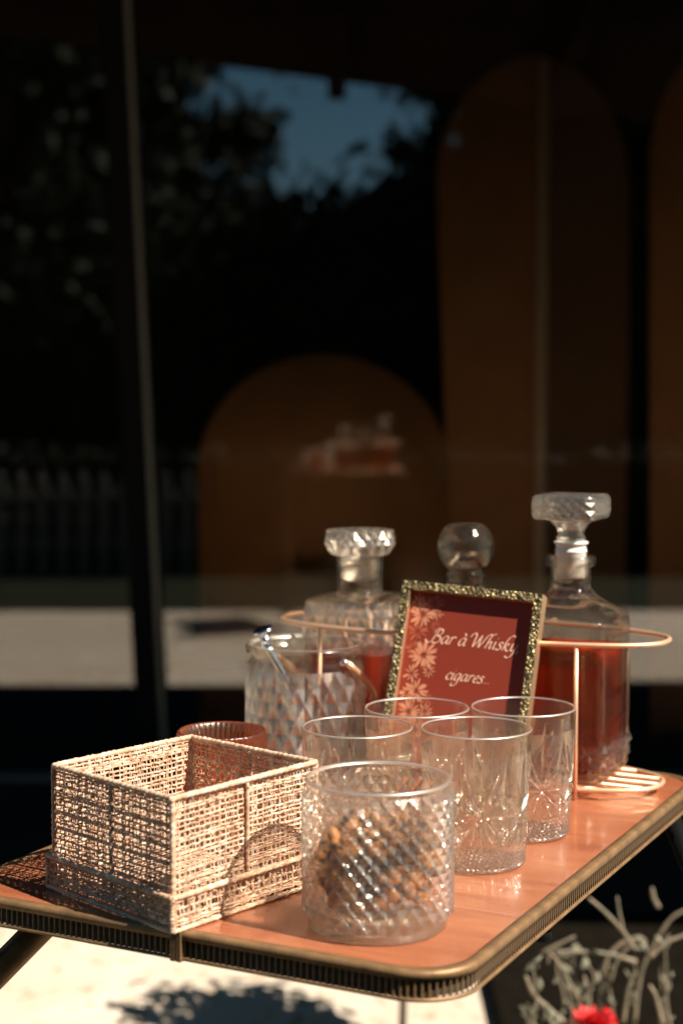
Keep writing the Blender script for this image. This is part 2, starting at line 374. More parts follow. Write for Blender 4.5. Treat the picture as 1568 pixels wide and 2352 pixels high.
for sx in (-1, 1):
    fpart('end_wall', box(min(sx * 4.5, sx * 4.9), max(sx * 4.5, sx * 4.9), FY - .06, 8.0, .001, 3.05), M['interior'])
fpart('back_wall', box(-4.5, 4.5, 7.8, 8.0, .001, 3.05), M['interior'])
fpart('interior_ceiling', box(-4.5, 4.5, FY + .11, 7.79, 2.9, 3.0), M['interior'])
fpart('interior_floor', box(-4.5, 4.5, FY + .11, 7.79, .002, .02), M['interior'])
# porch roof: boards over rafters, its front edge dropping to the right
PR = 2.56
def rz(x): return 2.52 - .13 * (x + .1)
yf = FY - PR
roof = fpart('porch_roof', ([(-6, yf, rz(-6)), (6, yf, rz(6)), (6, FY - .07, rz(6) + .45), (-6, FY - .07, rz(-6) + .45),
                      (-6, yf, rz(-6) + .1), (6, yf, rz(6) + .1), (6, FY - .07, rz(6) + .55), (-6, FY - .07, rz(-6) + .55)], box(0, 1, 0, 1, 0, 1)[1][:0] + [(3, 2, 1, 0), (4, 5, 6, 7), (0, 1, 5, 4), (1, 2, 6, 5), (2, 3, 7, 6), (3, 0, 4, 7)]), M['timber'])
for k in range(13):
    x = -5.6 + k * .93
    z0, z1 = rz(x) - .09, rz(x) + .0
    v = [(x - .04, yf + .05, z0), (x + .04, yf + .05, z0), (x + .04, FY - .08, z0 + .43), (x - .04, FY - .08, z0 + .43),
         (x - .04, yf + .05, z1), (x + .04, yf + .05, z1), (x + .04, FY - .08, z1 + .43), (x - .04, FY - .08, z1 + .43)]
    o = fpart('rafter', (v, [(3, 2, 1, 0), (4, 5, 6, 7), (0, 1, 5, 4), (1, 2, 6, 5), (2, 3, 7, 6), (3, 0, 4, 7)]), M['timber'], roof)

# arched panels standing inside
def arch_slab(xl_t, xr_t, xl_b, xr_b, z0, zs, zt, th, n=24):
    """slab in the xz plane: sides from z0 to the spring zs, round head up to zt"""
    pts = [(xr_b, z0), (xr_t, zs)]
    cx, rx = (xl_t + xr_t) / 2, (xr_t - xl_t) / 2
    pts += [(cx + rx * math.cos(math.pi * i / n), zs + (zt - zs) * math.sin(math.pi * i / n)) for i in range(1, n)]
    pts += [(xl_t, zs), (xl_b, z0)]
    m = len(pts); v = [(x, 0, z) for x, z in pts] + [(x, th, z) for x, z in pts]
    f = [tuple(range(m))[::-1], tuple(range(m, 2 * m))] + [(i, (i + 1) % m, m + (i + 1) % m, m + i) for i in range(m)]
    return v, f
AY = 5.0
p0, p1 = at_y(455, 1150, AY), at_y(1032, 1150, AY); pt = at_y(742, 815, AY)
cx = (p0.x + p1.x) / 2; w = (p1.x - p0.x) / 2
A = tag(empty('arched_panel', (cx, AY, .02)), 'low wide brown panel with round arched top behind the glass', 'panel', None)
mesh('board', arch_slab(-w, w, -w, w, 0, pt.z - w * .98, pt.z - .02, .04), M['panel'], A, True)
mesh('foot', bevel_box(-w * .7, w * .7, .041, .14, 0, .03, .004), M['interior'], A)
# tall folding arch: two leaves meeting at a pale edge
def tall_arch(u0, u1, um, vs_, vt, ub0, ub1, label, y):
    l, r_, mid = at_y(u0, vs_, y), at_y(u1, vs_, y), at_y(um, vs_, y); top = at_y(um, vt, y)
    A = tag(empty('tall_arched_screen', (mid.x, y, .02)), label, 'screen')
    lb, rb = at_y(ub0, 1100, y).x, at_y(ub1, 1100, y).x
    n = 16
    for side, (xs, xb) in enumerate(((l.x - mid.x, lb - mid.x), (r_.x - mid.x, rb - mid.x))):
        zs, zt = l.z - .02, top.z - .02
        sgn = -1 if side == 0 else 1
        pts = [(sgn * .012, 0), (sgn * .012, zt)]
        pts += [(xs * math.sin(math.pi / 2 * i / n), zs + (zt - zs) * math.cos(math.pi / 2 * i / n)) for i in range(2, n)] + [(xs, zs), (xb, 0)]
        m = len(pts); yy = lambda x: (-.35 if side == 0 else .75) * abs(x) * (0.35 if side == 0 else 1)
        v = [(x, yy(x), z) for x, z in pts] + [(x, yy(x) + .03, z) for x, z in pts]
        f = [tuple(range(m)), tuple(range(m, 2 * m))[::-1]] + [(i, m + i, m + (i + 1) % m, (i + 1) % m) for i in range(m)]
        if side: f = [tuple(reversed(q)) for q in f]
        mesh('leaf_panel', (v, f), M['panel'] if side == 0 else M['panel_shaded'], A)
    mesh('hinge_edge', bevel_box(-.016, .016, -.03, .02, 0, top.z - .03, .003), M['panel_edge'], A)
M['panel_shaded'] = pbr('brown_panel_shaded', (.34, .18, .09), .6)  # panel brown darkened: shade put into the leaf turned away
tall_arch(1000, 1478, 1243, 420, 128, 1052, 1470, 'tall brown folding screen with arched top behind the glass', 5.05)
tall_arch(1486, 2050, 1760, 380, 40, 1495, 2030, 'tall dark red arched screen at the room end beside the folding one', 5.25)
# a crate and a low bench in the room
b = tag(mesh('storage_box', bevel_box(-.15, .15, -.06, .06, 0, .30, .01), pbr('cardboard', (.42, .26, .14), .8)), 'plain brown storage box on the bench before the arched panel', 'box')
q = at_y(760, 1310, 4.90); BZ = q.z - .30
b.location = (q.x, 4.90, BZ)
bench = tag(empty('bench', (q.x - .2, 4.90, .02)), 'low dark bench standing before the arched panel', 'bench')
mesh('seat', bevel_box(-.55, .55, -.08, .08, BZ - .06, BZ - .022, .004), M['timber'], bench)
for sx in (-.48, .48):
    for sy in (-.05, .05): mesh('leg', box(sx - .02, sx + .02, sy - .02, sy + .02, 0, BZ - .062), M['timber'], bench)

# ---- trees behind the photographer, seen mirrored in the glass
def tree_mesh(seed, H, rx, base, nclump=260, leaves=34, ls=.11):
    r = np.random.default_rng(seed); V = []; F = []
    for c in range(nclump):
        while True:
            p = r.uniform(-1, 1, 3)
            d = np.linalg.norm(p)
            if .35 < d < 1: break
        wob = 1 + .25 * math.sin(3 * math.atan2(p[1], p[0]) + seed) * (1 - abs(p[2]))
        cp = np.array([p[0] * rx * wob, p[1] * rx * wob, base + (H - base) * (p[2] * .5 + .5)])
        for l in range(leaves):
            q = cp + r.normal(0, .2, 3); a = r.normal(size=3); a /= np.linalg.norm(a); b_ = np.cross(a, r.normal(size=3)); b_ /= np.linalg.norm(b_)
            s = ls * r.uniform(.6, 1.3); n = len(V)
            V += [tuple(q - a * s), tuple(q + b_ * s * .45), tuple(q + a * s), tuple(q - b_ * s * .45)]; F.append((n, n + 1, n + 2, n + 3))
    return V, F
def trunk_mesh(H, base, seed):
    r = random.Random(seed)
    pts = [(0, 0, 0), (.05, .03, H * .25), (-.03, .06, H * .5), (.02, 0, H * .75)]
    parts = [tube(catmull(pts, 5), [.16 - .11 * i / 15 for i in range(16)], 8)]
    for k in range(6):
        a = k * 1.05 + r.random(); z = base + (H - base) * (.1 + .1 * k)
        parts.append(tube([(0, 0, z), (.5 * math.cos(a), .5 * math.sin(a), z + .4), (1.0 * math.cos(a), 1.0 * math.sin(a), z + .9)], [.06, .04, .015], 6))
    return join(*parts)[:2]
protos = []
for s, (H, rx, base) in enumerate(((7.5, 1.9, .3), (3.45, 1.35, .1), (6.5, 1.7, .1))):
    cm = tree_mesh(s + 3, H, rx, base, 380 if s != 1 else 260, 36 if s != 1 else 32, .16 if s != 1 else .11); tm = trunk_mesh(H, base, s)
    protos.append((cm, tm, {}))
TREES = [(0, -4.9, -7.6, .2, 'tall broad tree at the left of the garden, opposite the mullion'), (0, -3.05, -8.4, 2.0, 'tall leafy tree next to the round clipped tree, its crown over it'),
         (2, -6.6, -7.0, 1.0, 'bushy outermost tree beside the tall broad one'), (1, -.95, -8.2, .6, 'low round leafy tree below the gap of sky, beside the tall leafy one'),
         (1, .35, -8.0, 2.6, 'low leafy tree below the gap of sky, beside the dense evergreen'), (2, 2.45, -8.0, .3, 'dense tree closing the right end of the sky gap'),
         (0, 4.4, -8.8, 4.0, 'tall tree right of the dense tree'), (2, 5.8, -7.6, 5.2, 'bushy outermost tree right of the tall one'), (1, -2.6, -6.7, 4.4, 'low shrub-like tree behind the added hedge, over the picket fence')]
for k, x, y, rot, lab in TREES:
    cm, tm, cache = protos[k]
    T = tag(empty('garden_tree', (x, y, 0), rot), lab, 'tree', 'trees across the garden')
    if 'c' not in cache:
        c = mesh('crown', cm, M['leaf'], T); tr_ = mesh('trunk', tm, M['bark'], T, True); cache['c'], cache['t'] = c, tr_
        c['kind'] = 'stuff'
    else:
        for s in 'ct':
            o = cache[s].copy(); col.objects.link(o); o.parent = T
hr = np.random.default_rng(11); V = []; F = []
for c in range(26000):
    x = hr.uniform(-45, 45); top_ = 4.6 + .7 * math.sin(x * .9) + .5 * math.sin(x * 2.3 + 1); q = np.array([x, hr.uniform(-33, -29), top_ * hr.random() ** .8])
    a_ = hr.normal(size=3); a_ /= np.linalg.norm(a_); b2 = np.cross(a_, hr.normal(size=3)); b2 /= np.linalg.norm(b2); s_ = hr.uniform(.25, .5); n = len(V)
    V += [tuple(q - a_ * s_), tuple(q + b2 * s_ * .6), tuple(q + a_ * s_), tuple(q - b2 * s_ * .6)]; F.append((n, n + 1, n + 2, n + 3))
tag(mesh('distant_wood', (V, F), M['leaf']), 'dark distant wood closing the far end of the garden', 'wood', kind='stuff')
HG = tag(empty('added_hedge', (0, -1.15, 0)), 'low dark hedge added before the trees to screen the bright lawn', 'hedge')  # added hedge: keeps the sunlit lawn dark in the mirrored view
mesh('core', box(-6, 6, -.25, .25, 0, .72), pbr('hedge_core', (.008, .012, .005), .9, spec=.1), HG)
hr = np.random.default_rng(5); V = []; F = []
for c in range(9000):
    q = np.array([hr.uniform(-6, 6), hr.uniform(-.3, .32), hr.uniform(.02, .8)]); a_ = hr.normal(size=3); a_ /= np.linalg.norm(a_); b2 = np.cross(a_, hr.normal(size=3)); b2 /= np.linalg.norm(b2); s_ = .045; n = len(V)
    V += [tuple(q - a_ * s_), tuple(q + b2 * s_ * .5), tuple(q + a_ * s_), tuple(q - b2 * s_ * .5)]; F.append((n, n + 1, n + 2, n + 3))
mesh('leaves', (V, F), M['leaf'], HG)['kind'] = 'stuff'
FN = tag(empty('picket_fence', (-1.95, -.72, 0)), 'low weathered picket fence standing before the added hedge', 'fence'); FN.scale = (1, 1, 1.2)
fm = None
for k in range(16):
    if fm is None:
        fm = mesh('picket', ([(-.035, 0, 0), (.035, 0, 0), (.035, 0, .48), (0, 0, .55), (-.035, 0, .48), (-.035, .02, 0), (.035, .02, 0), (.035, .02, .48), (0, .02, .55), (-.035, .02, .48)],
                  [(0, 1, 2, 3, 4), (9, 8, 7, 6, 5), (0, 5, 6, 1), (1, 6, 7, 2), (2, 7, 8, 3), (3, 8, 9, 4), (4, 9, 5, 0)]), M['white_paint'], FN); o = fm
    else:
        o = fm.copy(); col.objects.link(o); o.parent = FN
    o.location.x = (k - 7.5) * .13
for z in (.14, .38): mesh('rail', box(-1.05, 1.05, -.025, -.001, z, z + .05), M['white_paint'], FN)

# ==================================================================== SERVING CART
X0, X1, Y0, Y1 = -.774, -.372, .881, 1.473    # table extent in the E1/E2 frame
TM = Matrix(((E1.x, E2.x, 0, 0), (E1.y, E2.y, 0, 0), (0, 0, 1, 0), (0, 0, 0, 1)))
def tw(a, b, z=0.0):
    p = E1 * a + E2 * b; p.z = TZ + z; return p
CX, CY = (X0 + X1) / 2, (Y0 + Y1) / 2
HX, HY = (X1 - X0) / 2, (Y1 - Y0) / 2
cart = tag(empty('serving_cart', tw(CX, CY, -TZ), -TA), 'serving cart with reddish lacquered top and slotted brass gallery edge', 'cart')
def outline(off, rc=.042, n=9):
    """rounded rectangle, offset inwards by off, ccw from the front right corner"""
    pts = []
    hx, hy, r = HX - off, HY - off, rc - off
    for cx_, cy_, a0 in ((hx - r, -hy + r, -90), (hx - r, hy - r, 0), (-hx + r, hy - r, 90), (-hx + r, -hy + r, 180)):
        for k in range(n + 1):
            a = R(a0 + 90 * k / n); pts.append((cx_ + r * math.cos(a), cy_ + r * math.sin(a)))
    return pts
def prism(pts, z0, z1):
    m = len(pts); v = [(x, y, z0) for x, y in pts] + [(x, y, z1) for x, y in pts]
    return v, [tuple(range(m))[::-1], tuple(range(m, 2 * m))] + [(i, (i + 1) % m, m + (i + 1) % m, m + i) for i in range(m)]
top = mesh('table_top', prism(outline(.0064), TZ - .0165, TZ), M['veneer'], cart)
gal = mesh('gallery', prism(outline(.0056), TZ - .0170, TZ - .0032), M['dark_edge'], cart)
def loop_tube(off, z, r, n=8): return tube([(x, y, z) for x, y in outline(off, n=12)], r, n, True)
def rail_loop(off_out, off_in, z0, z1, zc):
    o, i_ = outline(off_out, n=14), outline(off_in, n=14); m = len(o)
    # five point profile: outside bottom, outside, rounded shoulder, inner top, inner bottom
    prof = [(o, z0), (o, z1 - .0013), ([(a[0] * .75 + b_[0] * .25, a[1] * .75 + b_[1] * .25) for a, b_ in zip(o, i_)], z1 - .0003), (i_, z1), (i_, z0)]
    V = [(x, y, z) for ps, z in prof for x, y in ps]; F = []
    for j in range(5):
        for k in range(m): F.append((j * m + k, j * m + (k + 1) % m, ((j + 1) % 5) * m + (k + 1) % m, ((j + 1) % 5) * m + k))
    return V, F
mesh('top_rail', rail_loop(0, .0072, TZ - .0048, TZ + .0012, 0), M['brass'], cart, True)
mesh('bottom_rail', loop_tube(.0018, TZ - .0178, .0015), M['brass'], cart, True)
# slotted gallery: beaded bars between the rails
bar_vf = rings([circ(r_, z, 6) for r_, z in ((.0007, -.0195), (.00115, -.0182), (.0006, -.0168), (.00085, -.0120), (.0006, -.0072), (.00115, -.0060), (.0007, -.0046))])
bar_vf = ([(x * 1.15, y * .45, z * .87) for x, y, z in bar_vf[0]],) + tuple(bar_vf[1:])
per = outline(.0016, n=24); P2 = [Vector((x, y, 0)) for x, y in per]; P2.append(P2[0])
cum = [0]
for i in range(len(P2) - 1): cum.append(cum[-1] + (P2[i + 1] - P2[i]).length)
nb = int(cum[-1] / .0046); first = None; rest = []
for k in range(nb):
    s = cum[-1] * k / nb; j = max(i for i in range(len(cum)) if cum[i] <= s + 1e-9); j = min(j, len(P2) - 2)
    q = P2[j].lerp(P2[j + 1], (s - cum[j]) / max(1e-9, cum[j + 1] - cum[j]))
    tq = P2[j + 1] - P2[j]; ta = math.atan2(tq.y, tq.x)
    vis = (q.y < -HY + .05 and q.x > -HX + .02) or (q.x > HX - .05 and q.y < HY - .08)
    if vis:
        if first is None: first = mesh('bar', bar_vf, M['brass_dark'], gal, True); o = first
        else: o = first.copy(); col.objects.link(o); o.parent = gal
        o.location = (q.x, q.y, TZ); o.rotation_euler = (0, 0, ta)
    else: rest.append(xf(bar_vf, Matrix.Translation((q.x, q.y, TZ)) @ Matrix.Rotation(ta, 4, 'Z')))
o = mesh('bars_behind', join(*rest), M['brass_dark'], gal, True); o['kind'] = 'stuff'
# joint plates of the gallery strips
jx = on_plane(388, 2150); ja = jx.x * E1.x + jx.y * E1.y - CX
for dx in (-.0042, .0004):
    mesh('joint_strap', bevel_box(ja + dx, ja + dx + .0040, -HY - .0014, -HY + .004, TZ - .0196, TZ + .0017, .0004), M['brass'], cart)
# under frame, splayed tubes, castors and bumper
mesh('under_frame', prism(outline(.03), TZ - .028, TZ - .0172), M['dark_edge'], cart)
castor_vf = xf(rings([circ(.001, -.012, 20), circ(.02, -.012, 20), circ(.026, -.008, 20), circ(.026, .008, 20), circ(.02, .012, 20), circ(.001, .012, 20)]), Matrix.Rotation(R(90), 4, 'Y'))
for lx, ly, mt in ((-HX + .006, -HY + .035, M['brass']), (HX - .020, HY - .05, M['rubber'])):
    spl = .30 if lx > 0 else 0.0
    leg = mesh('leg', tube([(lx, ly, TZ - .022), (lx + spl, ly, .065)], .0095, 12), mt, cart, True); lx += spl
    mesh('foot_bar', bevel_box(lx - .012, lx + .012, -HY + .03, HY - .03, .055, .075, .003), mt, leg)
    for sy in (-1, 1):
        mesh('castor', castor_vf, M['rubber'], leg, True).location = (lx, sy * (HY - .06), .0265)
mesh('cross_bar', tube([(-HX + .006, 0, .066), (HX + .28, 0, .066)], .007, 10), M['brass'], cart, True)
bt = cart.matrix_world.inverted() if False else None
mesh('brace', tube([(-HX + .050, -HY + .085, TZ - .025), (-HX + .006, -HY + .035, TZ - .085)], .011, 12), M['brass'], cart, True)
mesh('bumper', rings([circ(.006, TZ - .038, 16), circ(.009, TZ - .035, 16), circ(.008, TZ - .0305, 16)], bottom=(0, 0, TZ - .039)), M['rubber'], cart, True).location = (HX - .018, -HY + .20, 0)

# ==================================================================== GLASSWARE
def lattice_wall(n2, zs, Rf, dl):
    """rings where every second vertex stands proud by dl: raised (or sunk) diamonds"""
    rs = []
    for j, z in enumerate(zs):
        edge = (j == 0 or j == len(zs) - 1)
        rs.append(circ(Rf(z), z, n2, (lambda i, j=j: dl if (i + j) % 2 else 0) if not edge else None))
    return rs
def vessel(outer, tri_from, tri_to, n, rim, inner):
    pass

# --- front jar: diamond cut
def jar():
    n = 64; Ro = .0487; H = .1005; m = 15
    zs = [.006 + (H - .0105) * j / m for j in range(m + 1)]
    W = lattice_wall(n, zs, lambda z: Ro - (.0022 if z < .007 else .0010), .0034)
    rs = [circ(.040, .0006, n), circ(.0445, 0, n), circ(.0468, .002, n)]
    k0 = len(rs); rs += W; k1 = len(rs) - 1
    rs += [circ(Ro + .0003, H - .002, n), circ(Ro - .0004, H, n), circ(Ro - .0022, H, n), circ(Ro - .0032, H - .002, n), circ(Ro - .0042, H - .012, n), circ(Ro - .0046, .016, n), circ(Ro - .0075, .012, n), circ(.02, .0115, n)]
    tri = [k0 <= j < k1 for j in range(len(rs) - 1)]; sm = [not q for q in tri]
    return rings(rs, (0, 0, .001), (0, 0, .0115), sm, tri)
pE = on_plane(867, 2122)
J = tag(mesh('diamond_jar', jar(), M['crystal'], None, True), 'wide clear glass jar cut all over in diamonds beside the basket', 'jar')
J.location = pE; line_inside(J, M['inner'], M['rim'], M['lip'])
# dark beans filling it
def bean(s):
    a = [circ(r_, z, 8) for r_, z in ((.0022, -.0042), (.0036, -.002), (.0039, .0005), (.0033, .003), (.0018, .0044))]
    vf = rings(a, (0, 0, -.0048), (0, 0, .0049))
    return [(x, y * .8, z) for x, y, z in vf[0]], vf[1]
bv = bean(0); parts = []
for k in range(300):
    while True:
        x, y = rng.uniform(-.0405, .0405, 2)
        if math.hypot(x, y) < .0375: break
    z = .0200 + .054 * rng.random() * (1 - .25 * math.hypot(x, y) / .04)
    parts.append(xf(bv, Matrix.Translation((x, y, z)) @ Matrix.Scale(1.35, 4) @ Matrix.Rotation(rng.uniform(0, 6.28), 4, 'Z') @ Matrix.Rotation(rng.uniform(0, 3.14), 4, 'X')))
bm_ = pbr('dark_bean', (.018, .007, .003), .5, noise=(60, (.46, .19, .055), 1), spec=.25)
fl = tag(mesh('dark_filling', join(*parts), bm_, None, True), 'dark brown filling inside the diamond cut jar', 'filling', kind='stuff'); fl.location = pE

# --- tumblers: star cut with a diamond band round the foot
def tumbler():
    n, H = 288, .104; Rt, Rb = .0425, .0375
    Rz = lambda z: Rb + (Rt - Rb) * (z / H) ** .8
    def groove(du, dz, ang, l0, l1, w):
        # distance to a ray from the star centre
        c, s = math.cos(ang), math.sin(ang); t_ = du * c + dz * s; e = abs(-du * s + dz * c)
        if t_ < 0 or t_ > l1: return 0
        ww = w * min(1, .25 + (1 - abs(t_ - l1 * .45) / (l1 * .6)))
        return max(0, 1 - e / max(ww, 1e-6))
    stars = 7; pitch = 2 * math.pi / stars; zc = .044
    def cut(th, z):
        d = 0
        if z > .088 or z < .004: return 0
        R_ = Rz(z)
        if z < .0205:                          # diamond band
            a = th * R_ / .0039; b_ = (z - .004) / .0055
            p_ = abs(((a + b_) % 1) - .5); q_ = abs(((a - b_) % 1) - .5)
            return .0011 * (1 - 2 * min(p_, q_)) * 1.1
        k = round(th / pitch); u = (th - k * pitch) * R_; v = z - zc
        for ang, l1, w in ((90, .043, .0022), (270, .024, .0016), (68, .036, .0022), (112, .036, .0022), (45, .020, .0018), (135, .020, .0018), (0, .019, .0013), (180, .019, .0013),
                           (-45, .021, .0018), (-135, .021, .0018), (-68, .024, .0018), (-112, .024, .0018)):
            d = max(d, groove(u, v, R(ang), 0, l1, w))
        k2 = math.floor(th / pitch) + .5; u2 = (th - k2 * pitch) * R_; v2 = z - .062    # leaf facet between the stars
        e = abs(u2) / .0065 + abs(v2) / .024
        if e < 1: d = max(d, .9 * (1 - e))
        v3 = z - .030; e = abs(u2) / .006 + abs(v3) / .0085
        if e < 1:
            a = u2 / .0024; b_ = v3 / .0024
            d = max(d, .6 * (1 - 2 * min(abs(((a + b_) % 1) - .5), abs(((a - b_) % 1) - .5))))
        return d * .0026
    zs = [.0025 + (H - .006) * j / 130 for j in range(131)]
    rs = [circ(Rb - .006, .0004, n), circ(Rb - .003, 0, n), circ(Rb - .0008, .001, n)]
    for z in zs:
        rs.append([((Rz(z) - cut(2 * math.pi * i / n, z)) * math.cos(2 * math.pi * i / n), (Rz(z) - cut(2 * math.pi * i / n, z)) * math.sin(2 * math.pi * i / n), z) for i in range(n)])
    rs += [circ(Rt - .0001, H - .0012, n), circ(Rt - .0007, H, n), circ(Rt - .0015, H, n), circ(Rt - .0021, H - .0012, n), circ(Rt - .0025, H - .008, n)]
    rs += [circ(Rz(z) - .0031, z, n) for z in (.08, .06, .04, .025)] + [circ(Rb - .0060, .0175, n), circ(Rb - .012, .0155, n), circ(.012, .015, n)]
    sm = [(j < 3 or j > 116) for j in range(len(rs) - 1)]
    return rings(rs, (0, 0, .001), (0, 0, .015), sm)
TL = [((1093, 1670), 0.05, 'star cut whisky tumbler just behind the wide diamond jar, toward the brass edge'),
      ((820, 1668), .55, 'star cut whisky tumbler next to the basket corner and before the ice bucket'),
      ((957, 1624), 1.3, 'star cut whisky tumbler standing before the flowered side of the framed sign'),
      ((1201, 1622), 2.1, 'star cut whisky tumbler standing closest to the red decanter')]
proto = None
for (uv, rot, lab) in TL:
    p = on_plane(uv[0], uv[1], .104); p.z = TZ + .0003
    if proto is None: proto = mesh('whisky_tumbler', tumbler(), M['tumbler'], None, True); o = proto; line_inside(o, M['inner'], M['rim'], M['lip'])
    else: o = proto.copy(); col.objects.link(o)
    o.location = p; o.rotation_euler = (0, 0, rot + R(-90)); tag(o, lab, 'tumbler', 'whisky tumblers on the cart')

# --- ice bucket with bail handle and tongs
def bucket_mesh():
    n = 48; Rb_ = .0545; H = .127; m = 7; zs = [.008 + .098 * j / m for j in range(m + 1)]
    W = lattice_wall(n, zs, lambda z: Rb_ - (.004 if z < .009 else .0018), .0036)
    rs = [circ(.044, .0006, n), circ(.049, 0, n), circ(.0515, .003, n)]; k0 = len(rs); rs += W; k1 = len(rs) - 1
    rs += [circ(Rb_ - .0008, .109, n), circ(Rb_ - .0038, .1125, n), circ(Rb_ - .004, .117, n), circ(Rb_ + .0008, .1195, n), circ(Rb_ + .0015, .1235, n), circ(Rb_ - .0002, .1268, n), circ(Rb_ - .0035, .127, n),
           circ(Rb_ - .006, .1245, n), circ(Rb_ - .0065, .118, n), circ(Rb_ - .0065, .02, n), circ(Rb_ - .011, .0145, n), circ(.02, .014, n)]
    tri = [k0 <= j < k1 for j in range(len(rs) - 1)]
    return rings(rs, (0, 0, .001), (0, 0, .014), [not q for q in tri], tri)
pI = on_plane(702, 1475, .127); pI.z = TZ + .0003
IB = tag(empty('ice_bucket', pI), 'clear glass ice bucket of long diamonds with a metal bail handle', 'ice bucket')
line_inside(mesh('bucket', bucket_mesh(), M['bucket'], IB, True), M['inner'], M['rim'], M['lip'])
for s in (1, -1):
    mesh('handle_pivot', xf(rings([circ(.0035, 0, 10), circ(.004, .003, 10), circ(.003, .0055, 10)], (0, 0, 0), (0, 0, .006)), Matrix.Rotation(R(-48) + (0 if s > 0 else math.pi), 4, 'Z') @ Matrix.Translation((.0505, 0, .114)) @ Matrix.Rotation(R(90), 4, 'Y')), M['chrome'], IB, True)
pts = []
for k in range(25):                            # bail hanging down towards the back
    a = math.pi * k / 24
    q = Vector((.0575 * math.cos(a), .0685 * math.sin(a), .114 - .050 * math.sin(a)))
    pts.append(Matrix.Rotation(R(-48), 4, 'Z') @ q)
mesh('bail_handle', tube([(p_.x, p_.y, p_.z) for p_ in pts], .0029, 10), M['gold_wire'], IB, True)
tg = tag(empty('ice_tongs', pI + Vector((-.017, -.012, .016))), 'small chrome ice tongs leaning in the glass ice bucket', 'tongs')
hd = Vector((-.022, .006, .1225))
for s in (-1, 1):
    q = Vector((.004, s * .006, 0))
    arm = mesh('arm', tube(catmull([(.034 + q.x, q.y * 1.8, .001), (.02 + q.x, q.y * 1.6, .03), (.0 + q.x * .3, q.y, .075), (hd.x + .003, hd.y * .5 + s * .0022, hd.z - .012)], 6), [.0018 + .0016 * min(1, i / 10) for i in range(19)], 8), M['chrome'], tg, True)
mesh('collar', tube([hd + Vector((.004, 0, -.018)), hd + Vector((.0005, 0, -.003))], .0046, 12), M['chrome'], tg, True)
cap = rings([circ(.0035, -.003, 16), circ(.0085, -.0005, 16, lambda i: .001 * (i % 2)), circ(.0095, .001, 16, lambda i: .001 * (i % 2)), circ(.0075, .0022, 16)], (0, 0, -.0035), (0, 0, .0028))
mesh('knob', xf(cap, Matrix.Translation(hd) @ Matrix.Rotation(R(-22), 4, 'Y') @ Matrix.Rotation(R(12), 4, 'X')), M['chrome'], tg, True)

# --- amber ribbed candle glass
def ribbed():
    n = 192; Ro, H = .0365, .083
    rib = lambda i: .0012 * math.cos(2 * math.pi * i / 4)
    rs = [circ(Ro - .006, .0005, n), circ(Ro - .003, 0, n)] + [circ(Ro - .0007, z, n, rib) for z in (.003, .02, .04, .06, H - .003)]
    rs += [circ(Ro - .0003, H - .001, n), circ(Ro - .001, H, n), circ(Ro - .002, H, n), circ(Ro - .0032, H - .0015, n), circ(Ro - .0045, H - .006, n, rib), circ(Ro - .0045, .012, n, rib), circ(Ro - .008, .008, n)]
    return rings(rs, (0, 0, .001), (0, 0, .008))
pV = on_plane(510, 1677, .083); pV.z = TZ + .0003
V_ = tag(mesh('candle_glass', ribbed(), M['amber'], None, True), 'ribbed amber glass candle holder behind the basket', 'candle holder'); V_.location = pV

# --- wire rack
RE2 = 1.392; RWd = .066
rl, rr_ = -.774 + .004, -.386
rack = tag(empty('wire_rack', tw((rl + rr_) / 2, RE2), -TA), 'gold wire rack with oval loops holding the three decanters', 'rack')
RHL = (rr_ - rl) / 2
def stadium(hl, hw, z, n=14, px=3.2):
    return [(hl * (abs(math.cos(t_)) ** (2 / px)) * (1 if math.cos(t_) >= 0 else -1), hw * (abs(math.sin(t_)) ** (2 / px)) * (1 if math.sin(t_) >= 0 else -1), z) for t_ in [2 * math.pi * k / (4 * n) for k in range(4 * n)]]
mesh('top_loop', tube(stadium(RHL, RWd,   .138, px=2.5), .0022, 10, True), M['gold_paint'], rack, True)
mesh('base_loop', tube(stadium(RHL - .004, RWd - .004, .009, px=2.5), .0022, 10, True), M['gold_paint'], rack, True)
for k in range(5):
    yy = -.042 + .021 * k; xx = (RHL - .006) * (1 - (abs(yy) / (RWd - .004)) ** 2.5) ** .4
    mesh('base_bar', tube([(-xx, yy, .009), (xx, yy, .009)], .0016, 8), M['gold_paint'], rack, True)
for sx in (-1, 1):
    for sy in (-1, 1):
        xx = RHL * .66
        yy = RWd * (1 - .66 ** 2.5) ** .4
        mesh('post', tube([(sx * xx, sy * (yy - .001), .0), (sx * xx, sy * (yy - .0005), .138)], .0019, 8), M['gold_paint'], rack, True)

